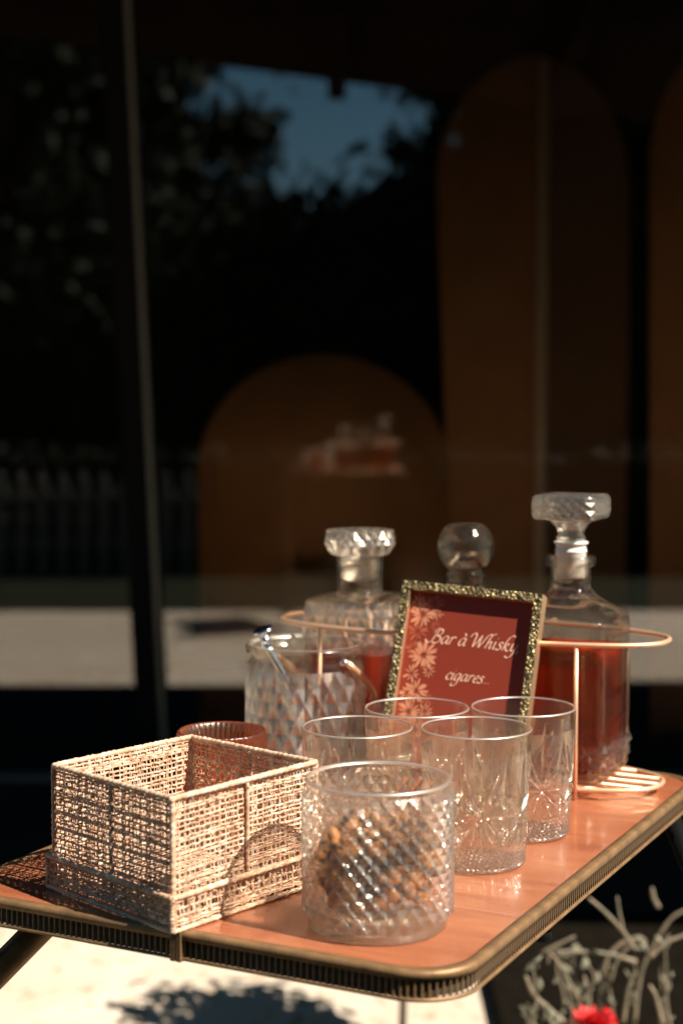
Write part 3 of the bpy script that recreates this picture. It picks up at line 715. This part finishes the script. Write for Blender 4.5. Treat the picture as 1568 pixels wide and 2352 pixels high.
# --- decanters
def decanter_body(a, prof, n=64, flute=None, lat=None, inner_z=(.014, None), wall=.004):
    """prof: list of (z, half width, exponent). lat=(z0,z1,rows,depth) diamond rows; flute=(z0,z1,depth)"""
    pz = [q[0] for q in prof]; ph = [q[1] for q in prof]; pp = [q[2] for q in prof]
    H = lambda z: float(np.interp(z, pz, ph)); E = lambda z: float(np.interp(z, pz, pp))
    rs = [sup(H(0) * .8, .0006, E(0), n, math.pi / n), sup(H(0) * .95, 0, E(0), n, math.pi / n)]; tri = [False, False]
    zs = []
    for k in range(len(prof) - 1): zs += [pz[k] + (pz[k + 1] - pz[k]) * i / 4 for i in range(4)]
    zs.append(pz[-1])
    if lat:
        zs = [z for z in zs if not (lat[0] - .001 < z < lat[1] + .001)] + [lat[0] + (lat[1] - lat[0]) * j / lat[2] for j in range(lat[2] + 1)]
        zs.sort()
    zs = [z for z in zs if z > .001]
    for j, z in enumerate(zs):
        dsp = None
        if lat and lat[0] + 1e-5 < z < lat[1] - 1e-5:
            jj = len(rs); dsp = lambda i, jj=jj: lat[3] if (i + jj) % 2 else 0
        elif flute and flute[0] < z < flute[1]: dsp = lambda i: flute[2] * (i % 2)
        rs.append(sup(H(z), z, E(z), n, math.pi / n, dsp)); tri.append(bool(lat and lat[0] - 1e-5 <= z <= lat[1] - 1e-5))
    tri[-1] = False
    zt = pz[-1]
    rs += [sup(ph[-1] - .0015, zt + .001, 2, n, math.pi / n), sup(ph[-1] - wall, zt + .0008, 2, n, math.pi / n)]; tri += [False, False]
    zi = [z for z in (zt - .01, zt - .03, *[q for q in pz[::-1]]) if inner_z[0] + .004 < z < zt - .002]
    zi = sorted(set(zi), reverse=True)
    for z in zi: rs.append(sup(max(.006, H(z) - wall), z - (wall * .6 if z < zt * .9 else 0), E(z), n, math.pi / n)); tri.append(False)
    z = inner_z[0]; rs += [sup(H(z) - wall, z + .003, E(z), n, math.pi / n), sup(H(z) - wall - .005, z, E(z), n, math.pi / n)]; tri += [False]
    tri = tri[:len(rs) - 1] + [False] * (len(rs) - 1 - len(tri))
    return rings(rs, (0, 0, .001), (0, 0, inner_z[0]), [not q for q in tri], tri), H, E
def liquid(H, E, z0, z1, wall, n=64):
    zz = np.linspace(z0, z1, 7); rs = [sup(H(z0) - wall - .006, z0, E(z0), n, math.pi / n)]
    rs += [sup(H(z) - wall - .0004, z, E(z), n, math.pi / n) for z in zz[0:1] + .003] + [sup(H(z) - wall - .0004, z, E(z), n, math.pi / n) for z in zz[1:]]
    return rings(rs, (0, 0, z0), (0, 0, z1), [True] * (len(rs) - 1))

RACKZ = .0108
# right: square, red whisky
pR = on_row(1307, RE2 - .002)
DR = tag(empty('square_decanter', pR + Vector((0, 0, RACKZ)), -TA), 'square decanter of red whisky with raised slab stopper beside the framed sign', 'decanter', None)
a = .0455
prof = [(0, a - .006, 8), (.004, a - .003, 9), (.036, a, 11), (.040, a - .001, 12), (.139, a - .001, 12), (.145, a - .002, 11), (.149, a - .005, 8), (.156, a * .68, 4.5), (.164, .023, 2.4), (.172, .0185, 2), (.190, .018, 2), (.1915, .0225, 2), (.199, .0228, 2)]
vf, H_, E_ = decanter_body(a, prof, 64, (.042, .126, .0008), (.004, .036, 5, .0028), (.007, None), .0042)
line_inside(mesh('bottle', vf, M['cut_base'], DR, True), M['inner'], M['clear'])
mesh('whisky', liquid(H_, E_, .0073, .118, .0046), M['whisky_red'], DR, True)
ZS = .2337
st = mesh('stopper', rings([sup(.0095, .2135, 2, 48), sup(.0120, .2140, 2, 48), sup(.0135, .2165, 2, 48), sup(.0115, .2200, 2, 48), sup(.0130, .2265, 3, 48), sup(.0185, ZS - .0005, 5, 48)] +
      [sup(.0275, ZS, 8, 48), sup(.0290, ZS + .0015, 8, 48)] + [sup(.0288, ZS + .0015 + .0037 * j, 9, 48, 0, (lambda i, j=j: .0012 if (i + j) % 2 else 0)) for j in range(1, 5)] + [sup(.0290, ZS + .0202, 8, 48), sup(.0275, ZS + .0217, 8, 48), sup(.012, ZS + .0208, 4, 48)],
      (0, 0, .2135), (0, 0, ZS + .0206), [True] * 7 + [False] * 5 + [True] * 2, [False] * 7 + [True] * 5 + [False] * 2), M['stopper'], DR, True)
mesh('plastic_collar', rings([circ(.0118, .180, 32), circ(.0126, .182, 32), circ(.0128, .1985, 32), circ(.0140, .1995, 32), circ(.0136, .2035, 32), circ(.0148, .2045, 32), circ(.0136, .2055, 32), circ(.0136, .2105, 32), circ(.0155, .2112, 32), circ(.0155, .2126, 32), circ(.0125, .2132, 32)], (0, 0, .180), (0, 0, .2132)), M['plastic'], st, True)
# left: squat square, diamond shoulders, dark whisky
pL = on_row(826, RE2 + .002)
DL = tag(empty('diamond_decanter', pL + Vector((0, 0, RACKZ)), -TA), 'square decanter of dark whisky with diamond cut shoulder behind the ice bucket', 'decanter')
a = .0435
prof = [(0, a - .004, 6), (.005, a, 7), (.098, a, 7), (.146, a, 7), (.150, a - .0015, 6), (.1520, .036, 4), (.1535, .024, 2.4), (.156, .0222, 2), (.184, .0222, 2), (.186, .0235, 2), (.188, .0235, 2)]
vf, H_, E_ = decanter_body(a, prof, 48, None, (.100, .148, 4, .0024), (.012, None), .0042)
line_inside(mesh('bottle', vf, M['bucket'], DL, True), M['inner'], M['clear'])
mesh('whisky', liquid(H_, E_, .0123, .104, .0046), M['whisky_dark'], DL, True)
Z = .0165
mesh('stopper', rings([circ(.013, .150 + Z, 40), circ(.0155, .152 + Z, 40), circ(.0155, .160 + Z, 40), circ(.0165, .161 + Z, 40), circ(.0165, .164 + Z, 40), circ(.0165, .1728 + Z, 40), circ(.024, .174 + Z, 40), circ(.0285, .1755 + Z, 40),
      circ(.0325, .186 + Z, 40, lambda i: .0022 * (i % 2)), circ(.0340, .192 + Z, 40, lambda i: -.0022 * (i % 2)), circ(.0300, .1985 + Z, 40, lambda i: .0028 * (i % 2)), circ(.020, .1965 + Z, 40)],
      (0, 0, .150 + Z), (0, 0, .1945 + Z), [True] * 7 + [False] * 4, [False] * 7 + [True] * 4), M['stopper'], DL, True)
# middle: round ball stopper
pM = on_row(1067, RE2)
DM = tag(empty('ball_stopper_decanter', pM + Vector((0, 0, RACKZ)), -TA), 'decanter with hollow glass ball stopper behind the framed sign', 'decanter')
prof = [(0, .036, 5), (.005, .040, 6), (.110, .040, 6), (.121, .036, 4), (.132, .020, 2.4), (.140, .0165, 2), (.160, .0165, 2), (.1615, .0215, 2), (.166, .0215, 2)]
vf, H_, E_ = decanter_body(.04, prof, 48, None, None, (.012, None), .004)
line_inside(mesh('bottle', vf, M['bucket'], DM, True), M['inner'], M['clear'])
mesh('whisky', liquid(H_, E_, .0123, .100, .0044), M['whisky_dark'], DM, True)
bz, br = .2215, .0268
pr_ = [circ(.011, .172, 40), circ(.0125, .174, 40), circ(.0140, .1845, 40), circ(.0175, .186, 40), circ(.0175, .190, 40), circ(.0155, .192, 40), circ(.0185, .194, 40), circ(.0175, .198, 40), circ(.013, .2, 40)]
pr_ += [circ(br * math.cos(R(q)), bz + br * math.sin(R(q)), 40) for q in (-48, -35, -20, -5, 10, 25, 38, 48)] + [circ(.0155, bz + br * .80, 40), circ(.0145, bz + br * .78, 40)]
pr_ += [circ((br - .003) * math.cos(R(q)), bz + (br - .003) * math.sin(R(q)), 40) for q in (45, 30, 10, -10, -30, -50)] + [circ(.008, .2022, 40)]
mesh('stopper', rings(pr_, (0, 0, .172), (0, 0, .2018)), M['clear'], DM, True).location.z = -.018

# ==================================================================== FRAMED SIGN
FWd, FHt = .1285, .188
yaw, lean_, roll = R(-18.1), R(16), R(3.7)
k = .985
TLp = Vector((.0577, 1.471, .1854 - HC)) * k; TLp.z += TZ + HC
rv = Vector((math.cos(yaw), math.sin(yaw), 0)); nv = Vector((-math.sin(yaw), math.cos(yaw), 0)); tv = Vector((0, 0, 1)) * math.cos(lean_) + nv * math.sin(lean_)
rv, tv = rv * math.cos(roll) - tv * math.sin(roll), tv * math.cos(roll) + rv * math.sin(roll)
nn = rv.cross(tv)                              # towards the viewer
FM = Matrix(((rv.x, tv.x, nn.x, 0), (rv.y, tv.y, nn.y, 0), (rv.z, tv.z, nn.z, 0), (0, 0, 0, 1)))
org = TLp + rv * FWd / 2 - tv * FHt            # bottom centre of the frame
lowest = min((org - rv * FWd / 2).z, (org + rv * FWd / 2).z)
ext = max(0, (lowest - TZ) / tv.z); FHt += ext; org -= tv * (ext - .0004)
FR = tag(empty('framed_sign', org), 'small framed red sign with flowers and script lettering leaning by the decanters', 'framed sign')
FR.matrix_world = Matrix.Translation(org) @ FM
bw = .0080; d0, d1 = -.012, .006
# glittering moulding: rough metal strips with their own relief
m, t, out = new_mat('glitter_gold'); L = t.links.new; M['glitter'] = m
p = N(t, 'ShaderNodeBsdfPrincipled', Metallic=.85, Roughness=.42); tc = t.nodes.new('ShaderNodeTexCoord'); vo = N(t, 'ShaderNodeTexVoronoi', Scale=420); L(tc.outputs['Object'], vo.inputs[0])
r1 = ramp(t, [(.2, (.09, .075, .035)), (.8, (.26, .20, .10))]); L(vo.outputs['Color'], r1.inputs[0]); L(r1.outputs[0], p.inputs['Base Color'])
bp = N(t, 'ShaderNodeBump', Strength=1.0, Distance=.002); L(vo.outputs['Distance'], bp.inputs['Height']); L(bp.outputs[0], p.inputs['Normal']); L(p.outputs[0], out.inputs[0])
def relief_strip(x0, x1, y0, y1, seed):
    nx, ny = max(2, int((x1 - x0) / .0010)), max(2, int((y1 - y0) / .0010)); r = np.random.default_rng(seed); V = []; F = []
    for j in range(ny + 1):
        for i in range(nx + 1):
            e = i in (0, nx) or j in (0, ny)
            V.append((x0 + (x1 - x0) * i / nx, y0 + (y1 - y0) * j / ny, d1 + (0 if e else r.uniform(0, .0008))))
    for j in range(ny):
        for i in range(nx):
            q = j * (nx + 1) + i; F += [(q, q + 1, q + nx + 2), (q, q + nx + 2, q + nx + 1)]
    return V, F
hw = FWd / 2
gold_side = pbr('plain_gold_side', (.78, .55, .32), .35, .8)
for i, (x0, x1, y0, y1) in enumerate(((-hw, hw, FHt - bw, FHt), (-hw, hw, 0, bw), (-hw, -hw + bw, bw, FHt - bw), (hw - bw, hw, bw, FHt - bw))):
    mo = mesh('moulding', box(x0, x1, y0, y1, d0, d1 - .0006), gold_side, FR)
    mesh('glitter_face', relief_strip(x0 + .0002, x1 - .0002, y0 + .0002, y1 - .0002, i), M['glitter'], mo)
iw, ih = hw - bw, FHt - 2 * bw                # print half width, height
red = pbr('red_print', (.215, .026, .011), .45, noise=(9, (.19, .028, .013)))
pr = mesh('print', box(-iw, iw, bw, FHt - bw, -.004, -.002), red, FR)
mesh('back_board', box(-hw + .002, hw - .002, .002, FHt - .002, -.0145, -.0122), M['dark_edge'], FR)
# script lettering drawn with a broad nib
G = {
 'B': (1.5, [[(.78, 1.75), (.5, 1.0), (.32, .3), (0, 0), (-.4, .12), (-.55, .38)], [(.22, 1.3), (.5, 1.72), (1.0, 1.82), (1.25, 1.5), (1.05, 1.12), (.68, .96), (1.1, .86), (1.32, .5), (1.08, .1), (.65, 0), (.35, .12)]]),
 'a': (1.02, [[(.76, .86), (.42, 1.0), (.1, .62), (.1, .14), (.34, .02), (.64, .4), (.82, .95)], [(.82, .95), (.72, .3), (.8, .02), (1.0, .18)]]),
 'r': (.78, [[(.05, .8), (.2, .95), (.15, .5), (.08, 0)], [(.13, .5), (.35, .9), (.58, .98), (.68, .86)]]),
 'W': (1.95, [[(-.25, 1.25), (-.1, 1.62), (.2, 1.78), (.42, 1.5), (.42, .7), (.45, 0)], [(.45, 0), (.85, .8), (1.12, 1.62)], [(1.12, 1.62), (1.1, .7), (1.18, 0)], [(1.18, 0), (1.55, .85), (1.85, 1.62), (2.12, 1.84), (2.35, 1.7)]]),
 'h': (.95, [[(.85, 1.95), (.5, 1.8), (.3, 1.4), (.18, .7), (.08, 0)], [(.13, .5), (.4, .92), (.62, .85), (.6, .4), (.66, .04), (.88, .18)]]),
 'i': (.5, [[(.05, .8), (.2, .95), (.14, .4), (.2, .03), (.42, .18)], [(.3, 1.38), (.36, 1.46)]]),
 's': (.74, [[(.66, .84), (.42, 1.0), (.2, .76), (.5, .46), (.5, .12), (.2, 0), (0, .14)]]),
 'k': (.98, [[(1.15, 1.8), (.85, 1.98), (.5, 1.75), (.28, 1.2), (.17, .6), (.08, 0)], [(.15, .45), (.5, .92), (.66, .76), (.3, .5)], [(.3, .5), (.55, .1), (.78, 0), (.98, .18)]]),
 'y': (.92, [[(.05, .85), (.16, .92), (.14, .35), (.32, .04), (.62, .35), (.8, .95)], [(.8, .95), (.66, .1), (.42, -.62), (.05, -.84), (-.25, -.62)]]),
 ',': (.4, [[(.12, .1), (.14, -.05), (.0, -.32)]]), 'c': (.72, [[(.66, .82), (.42, 1.0), (.1, .65), (.1, .15), (.35, 0), (.68, .18)]]),
 'g': (.98, [[(.76, .86), (.42, 1.0), (.1, .62), (.1, .14), (.34, .02), (.64, .4), (.82, .95)], [(.82, .95), (.7, .1), (.5, -.62), (.12, -.82), (-.18, -.62), (.05, -.38)]]),
 'e': (.72, [[(.12, .46), (.5, .6), (.6, .85), (.42, 1.0), (.1, .65), (.1, .15), (.35, 0), (.7, .2)]]), '.': (.36, [[(.02, .0), (.16, .12)]]), ' ': (.45, []),
}
G['à'] = (1.02, G['a'][1] + [[(.38, 1.62), (.62, 1.26)]])
def script(txt, x, y, size, nib=.115):
    V = []; F = []; nx, ny = math.cos(R(42)) * nib / 2, math.sin(R(42)) * nib / 2
    for ch in txt:
        adv, strokes = G[ch]
        for st_ in strokes:
            ps = catmull([(a_, b_, 0) for a_, b_ in st_], 7)
            n = len(V)
            for i, q in enumerate(ps):
                tdir = (ps[min(i + 1, len(ps) - 1)] - ps[max(i - 1, 0)]).normalized(); off = Vector((-tdir.y, tdir.x, 0))
                e = Vector((nx, ny, 0)); e = e if e.dot(off) > 0 else -e; e = e + off * nib * .28
                for sg in (1, -1):
                    w_ = q + e * sg; V.append((x + (w_.x + .3 * w_.y) * size, y + w_.y * size, 0))
            for i in range(len(ps) - 1): F.append((n + 2 * i, n + 2 * i + 1, n + 2 * i + 3, n + 2 * i + 2))
        x += adv * size
    return V, F, x
ink = pbr('pale_pink_ink', (.78, .47, .33), .5)
def fit(txt, x0, x1, y):
    w1 = script(txt, 0, 0, 1)[2]; s = (x1 - x0) / w1
    v, f, _ = script(txt, x0, y, s)
    return [(a_, b_, -.0017) for a_, b_, c_ in v], f
ty = FHt - bw
for nm, txt, xa, xb, yy in (('lettering', 'Bar à Whisky,', -.0345, .0480, ty - .0445), ('lettering', 'cigares...', -.0150, .0255, ty - .0755)):
    o = mesh(nm, fit(txt, xa, xb, yy), ink, pr)
    o['label'] = 'pale script reading ' + txt.replace(',', '').replace('...', '')
# floral border down the left of the print
def blossom(cx_, cy_, rad, n, seed):
    r = random.Random(seed); V = []; F = []
    for k in range(n):
        a = 2 * math.pi * k / n + r.uniform(-.15, .15); l = rad * r.uniform(.75, 1.1); w_ = rad * r.uniform(.06, .12)
        c, s = math.cos(a), math.sin(a); q = len(V)
        for (u_, v_) in ((.16, 0), (.5, w_ / rad), (.8, w_ / rad * .9), (1, 0), (.8, -w_ / rad * .9), (.5, -w_ / rad)):
            X = cx_ + (u_ * c - v_ * s) * l; Y = cy_ + (u_ * s + v_ * c) * l
            V.append((min(iw - .001, max(-iw + .0008, X)), min(ty - .001, max(bw + .001, Y)), -.00175 + .00004 * k / n))
        F.append(tuple(range(q, q + 6)))
    return V, F
fl1 = pbr('pale_flower_print', (.55, .22, .12), .5); fl2 = pbr('deep_flower_print', (.40, .095, .045), .5)
for i, (fx, fy, rad, n, mt) in enumerate(((-.043, .020, .013, 15, fl1), (-.034, .009, .010, 12, fl2), (-.046, .036, .010, 12, fl2), (-.0375, .0565, .0135, 19, fl1), (-.046, .074, .009, 9, fl1), (-.040, .089, .0115, 14, fl1),
                                        (-.030, .094, .008, 9, fl2), (-.044, .108, .012, 16, fl1), (-.031, .018, .007, 10, fl1), (-.037, .123, .013, 17, fl1), (-.0275, .119, .008, 12, fl2), (-.045, .139, .012, 14, fl1), (-.020, .132, .008, 10, fl2), (-.0485, .010, .009, 11, fl1), (-.0300, .030, .006, 9, fl2), (-.0480, .052, .008, 10, fl2), (-.0310, .070, .007, 9, fl1), (-.0480, .092, .008, 11, fl1), (-.0290, .106, .008, 11, fl1), (-.0330, .144, .010, 13, fl1))):
    mesh('flower', blossom(fx, ty - fy, rad, n, i), mt, pr)

# ==================================================================== BASKET
def polyline_strand(a, b, seed, amp_n, nrm, per_, phase, jit, seg, r, rr, bow=0.0):
    """strand from a to b weaving in and out along nrm"""
    pts = []; rd = random.Random(seed); d = b - a; L_ = d.length; side = d.normalized().cross(nrm)
    o1, o2 = rd.uniform(-jit, jit), rd.uniform(-jit, jit)
    for i in range(seg + 1):
        t_ = i / seg
        pts.append(a + d * t_ + nrm * (amp_n * math.cos(math.pi * t_ * L_ / per_ + phase) + bow * math.sin(math.pi * t_)) + side * (o1 + (o2 - o1) * t_ + rd.uniform(-jit, jit) * .45))
    return tube(pts, r * rr, 5, flat=nrm)
def wall(c0, c1, z0, z1, nh, nv, seed, jit, rh=.00086, rv_=.00058):
    """woven wall between two corners, heights over the table: double verticals, wandering horizontals"""
    d = (c1 - c0); L_ = d.length; nrm = Vector((d.y, -d.x, 0)).normalized(); rd = random.Random(seed); P_ = []
    zz = Vector((0, 0, 1)); bow = rd.uniform(-.0022, -.0008)
    for k in range(nh):
        z = z0 + (z1 - z0) * (k + .5) / nh + rd.uniform(-jit, jit) * .6
        for dbl in range(2 if rd.random() < .3 else 1):
            P_.append(polyline_strand(c0 + zz * (z + dbl * .0013), c1 + zz * (z + dbl * .0013), seed * 999 + k * 3 + dbl, .0006, nrm, L_ / nv, math.pi * k, jit, nv, rh, rd.uniform(.6, 1.25), bow))
    for k in range(nv):
        t_ = (k + .5) / nv + rd.uniform(-.2, .2) / nv
        for dbl in range(2):
            off = d.normalized() * (dbl - .5) * rd.uniform(.0006, .0020)
            tilt = d.normalized() * rd.uniform(-jit, jit) * 1.6
            q = c0 + d * t_ + off + nrm * bow * math.sin(math.pi * t_)
            P_.append(polyline_strand(q + zz * z0, q + tilt + zz * z1, seed * 777 + k * 3 + dbl, .0006, nrm, (z1 - z0) / nh, math.pi * (k + 1), jit, max(8, nh), rv_, rd.uniform(.7, 1.25)))
    for k in range(34):                        # loose fibre ends
        q = c0 + d * rd.random() + zz * rd.uniform(z0 + .002, z1); e = nrm * rd.uniform(.001, .004) * rd.choice((-1, 1)) + d.normalized() * rd.uniform(-.008, .008) + zz * rd.uniform(-.006, .006)
        P_.append(tube([q, q + e * .6 + zz * rd.uniform(-.001, .001), q + e], [.0003, .00025, .0001], 4))
    return join(*P_)[:2]
def wrapped(a, b, r, turns, seed):
    """cane wrapped in fine straw: ridged tube"""
    rd = random.Random(seed); n = turns * 4; pts = []; rr = []
    for i in range(n + 1):
        t_ = i / n; pts.append(a.lerp(b, t_) + Vector((rd.uniform(-1, 1), rd.uniform(-1, 1), rd.uniform(-1, 1))) * r * .13); rr.append(r * (1 + .09 * math.cos(i * math.pi / 2) + rd.uniform(-.05, .05)))
    return tube(pts, rr, 7)
bF, bL, bB, bR = (on_plane(*q, .09) for q in ((391, 1837), (119, 1760), (435, 1694), (721, 1752)))
cen = (bF + bL + bB + bR) / 4; cen.z = TZ; shift = E2 * .0025
cen = cen + shift
rel = [Vector((q.x - (cen - shift).x, q.y - (cen - shift).y, 0)) for q in (bF, bR, bB, bL)]
def basket(name, label, cat, scale, z0, z1, nh, nv, seed, bottom_z, jit):
    o = tag(empty(name, cen), label, cat)
    c = [q * scale for q in rel]
    for i in range(4):
        a, b_ = c[i], c[(i + 1) % 4]
        w_ = mesh('woven_wall', wall(a, b_, z0 + .001, z1 - .001, nh, nv, seed + i, jit), M['straw'], o, True); w_['kind'] = 'stuff'
        mesh('rim', wrapped(a + Vector((0, 0, z1)), b_ + Vector((0, 0, z1)), .0021, 26, seed + 20 + i), M['straw'], o, True)
        mesh('lower_rim', wrapped(a + Vector((0, 0, z0)), b_ + Vector((0, 0, z0)), .0016, 26, seed + 30 + i), M['straw'], o, True)
        mesh('corner_post', wrapped(a + Vector((0, 0, z0)), a + Vector((0, 0, z1)), .0019, 18, seed + 40 + i), M['straw'], o, True)
        if name == 'straw_basket' : mesh('stake', wrapped(a.lerp(b_, .5) + Vector((0, 0, z0)), a.lerp(b_, .5) + Vector((0, 0, z1)), .0015, 18, seed + 50 + i), M['straw'], o, True)
    # bottom: woven mat
    P_ = []; rd = random.Random(seed + 7)
    for k in range(26):
        t_ = (k + .5) / 26
        P_.append(polyline_strand(c[0].lerp(c[1], t_) + Vector((0, 0, bottom_z)), c[3].lerp(c[2], t_) + Vector((0, 0, bottom_z)), k + seed, .0004, Vector((0, 0, 1)), .006, math.pi * k, .0006, 12, .0009, 1))
        P_.append(polyline_strand(c[0].lerp(c[3], t_) + Vector((0, 0, bottom_z)), c[1].lerp(c[2], t_) + Vector((0, 0, bottom_z)), k + seed + 50, .0004, Vector((0, 0, 1)), .006, math.pi * k, .0006, 12, .0009, 1))
    w_ = mesh('woven_bottom', join(*P_)[:2], M['straw'], o, True); w_['kind'] = 'stuff'
    return o
basket('straw_basket', 'open square straw basket of pale lattice weave set in its lid', 'basket', 1.0, .0075, .090, 23, 30, 100, .0080, .0010)
basket('basket_lid', 'shallow woven straw lid turned up under the square basket', 'lid', 1.055, .0022, .0245, 4, 26, 300, .0030, .0008)

# ==================================================================== PLANTS by the cart
pc = Vector((.50, 2.10, 0))
bed = tag(mesh('planting_bed', bevel_box(.27, .92, 1.35, 3.302, -.03, .035, .01), M['soil']), kind='structure')
PY = 2.05
def px(u, v, y=PY): return at_y(u, v, y)
eu = tag(empty('succulent_plant', Vector((pc.x, pc.y, .03))), 'grey green succulent with bare crooked finger stems beside the cart', 'plant')
stems = [[(1455, 2352), (1470, 2240), (1500, 2170), (1540, 2110), (1585, 2085)], [(1490, 2200), (1530, 2165), (1580, 2145)], [(1375, 2352), (1385, 2230), (1410, 2180), (1455, 2155), (1478, 2160), (1476, 2180)],
         [(1455, 2180), (1430, 2140), (1385, 2092), (1350, 2062)], [(1430, 2140), (1421, 2095), (1416, 2058)], [(1512, 2085), (1500, 2062), (1496, 2038)], [(1460, 2210), (1400, 2192), (1330, 2186), (1265, 2186)],
         [(1330, 2300), (1290, 2225), (1262, 2190), (1258, 2215)], [(1300, 2352), (1230, 2290), (1205, 2240)], [(1470, 2150), (1420, 2200), (1400, 2260)], [(1240, 2190), (1320, 2150)], [(1430, 2352), (1442, 2270), (1460, 2230)],
         [(1340, 2352), (1352, 2290), (1340, 2240)], [(1520, 2352), (1505, 2290), (1490, 2262)]]
for i, s_ in enumerate(stems):
    rd = random.Random(i); yy = PY + rd.uniform(-.12, .16)
    ps = catmull([px(u, v, yy) - eu.location for u, v in s_], 6); n = len(ps)
    r0 = rd.uniform(.0016, .0032)
    mesh('stem', tube(ps, [r0 * (1.15 - .4 * q / n) * (1 + .1 * math.sin(q * 1.7 + i)) for q in range(n - 1)] + [r0 * .4], 8), M['stem'], eu, True)
def leaf_blob(s, k):
    """fleshy leaf: long taper, slightly bent"""
    vf = rings([circ(.16 * s, -.85 * s, 6), circ(.36 * s, -.35 * s, 6), circ(.42 * s, .1 * s, 6), circ(.26 * s, .65 * s, 6)], (0, 0, -s), (0, 0, s))
    return [(x * k + .25 * z * z / s, y * .6, z) for x, y, z in vf[0]], vf[1]
for c in range(12):                            # sprigs: a thin crooked stalk with leaves up its length
    rd = random.Random(400 + c); u = rd.uniform(1190, 1600); v1 = rd.uniform(2150, 2310); yy = PY + rd.uniform(-.15, .18)
    ps = catmull([px(u + rd.uniform(-30, 30), 2420, yy) - eu.location, px(u + rd.uniform(-20, 20), (v1 + 2420) / 2, yy) - eu.location, px(u, v1 + 30, yy) - eu.location, px(u + rd.uniform(-14, 14), v1, yy) - eu.location], 5)
    mesh('sprig', tube(ps, [.0022 - .0012 * q / len(ps) for q in range(len(ps))], 5), M['stem'], eu, True)
    for l in range(rd.randint(4, 8)):
        q = ps[rd.randint(4, len(ps) - 1)]; s_ = rd.uniform(.004, .012)
        mesh('fleshy_leaf', xf(leaf_blob(s_, rd.uniform(.7, 1.5)), Matrix.Translation(q + Vector((rd.uniform(-.008, .008), rd.uniform(-.008, .008), .004))) @ Matrix.Rotation(rd.uniform(0, 6.28), 4, 'Z') @ Matrix.Rotation(rd.uniform(.2, 1.3), 4, 'X')), M['leaf_grey'], eu, True)
# red blossom
fp = px(1362, 2358, 1.96)
rf_ = tag(empty('red_flower', fp), 'red ruffled flower among the grey green stems', 'flower')
for k in range(22):
    a = k * 2.4; t_ = .1 + 1.35 * (k / 22); V = []; F = []
    for j in range(5):
        for i in range(5):
            u_ = (i - 2) / 2; v_ = j / 4
            w_ = .016 * (.3 + v_) ; x = u_ * w_; l = v_ * .026 * (.6 + .4 * k / 22)
            rr2 = l * math.sin(t_) + .002; zz2 = l * math.cos(t_) + .007 * math.sin(4 * u_ + k) * v_
            V.append((rr2 * math.cos(a) - x * math.sin(a), rr2 * math.sin(a) + x * math.cos(a), zz2))
    for j in range(4):
        for i in range(4): q = j * 5 + i; F.append((q, q + 1, q + 6, q + 5))
    mesh('petal', (V, F), M['petal_red'], rf_, True)
mesh('stalk', tube([Vector((0, 0, .002)), Vector((.02, .05, -.1)), Vector((pc.x - .06, pc.y - .04, .03)) - fp], .003, 6), M['stem'], rf_, True)
# leafy potted shrub behind the cart, hidden by the glasses; its shadow lies on the ground
sp = Vector((.10, 2.62, 0))
sh = tag(empty('small_shrub', sp), 'small dark bushy shrub growing from the ground behind the cart', 'shrub')
V = []; F = []
for c in range(130):
    cp = np.array([random.gauss(0, .058), random.gauss(0, .058), random.uniform(.24, .44)])
    for l in range(16):
        q = cp + rng.normal(0, .02, 3); a_ = rng.normal(size=3); a_ /= np.linalg.norm(a_); b2 = np.cross(a_, rng.normal(size=3)); b2 /= np.linalg.norm(b2); s = .022; n = len(V)
        V += [tuple(q - a_ * s), tuple(q + b2 * s * .5), tuple(q + a_ * s), tuple(q - b2 * s * .5)]; F.append((n, n + 1, n + 2, n + 3))
o = mesh('foliage', (V, F), M['leaf'], sh); o['kind'] = 'stuff'
mesh('trunk', tube([(0, 0, 0), (.005, 0, .2), (0, .005, .38)], [.008, .006, .003], 6), M['bark'], sh, True)
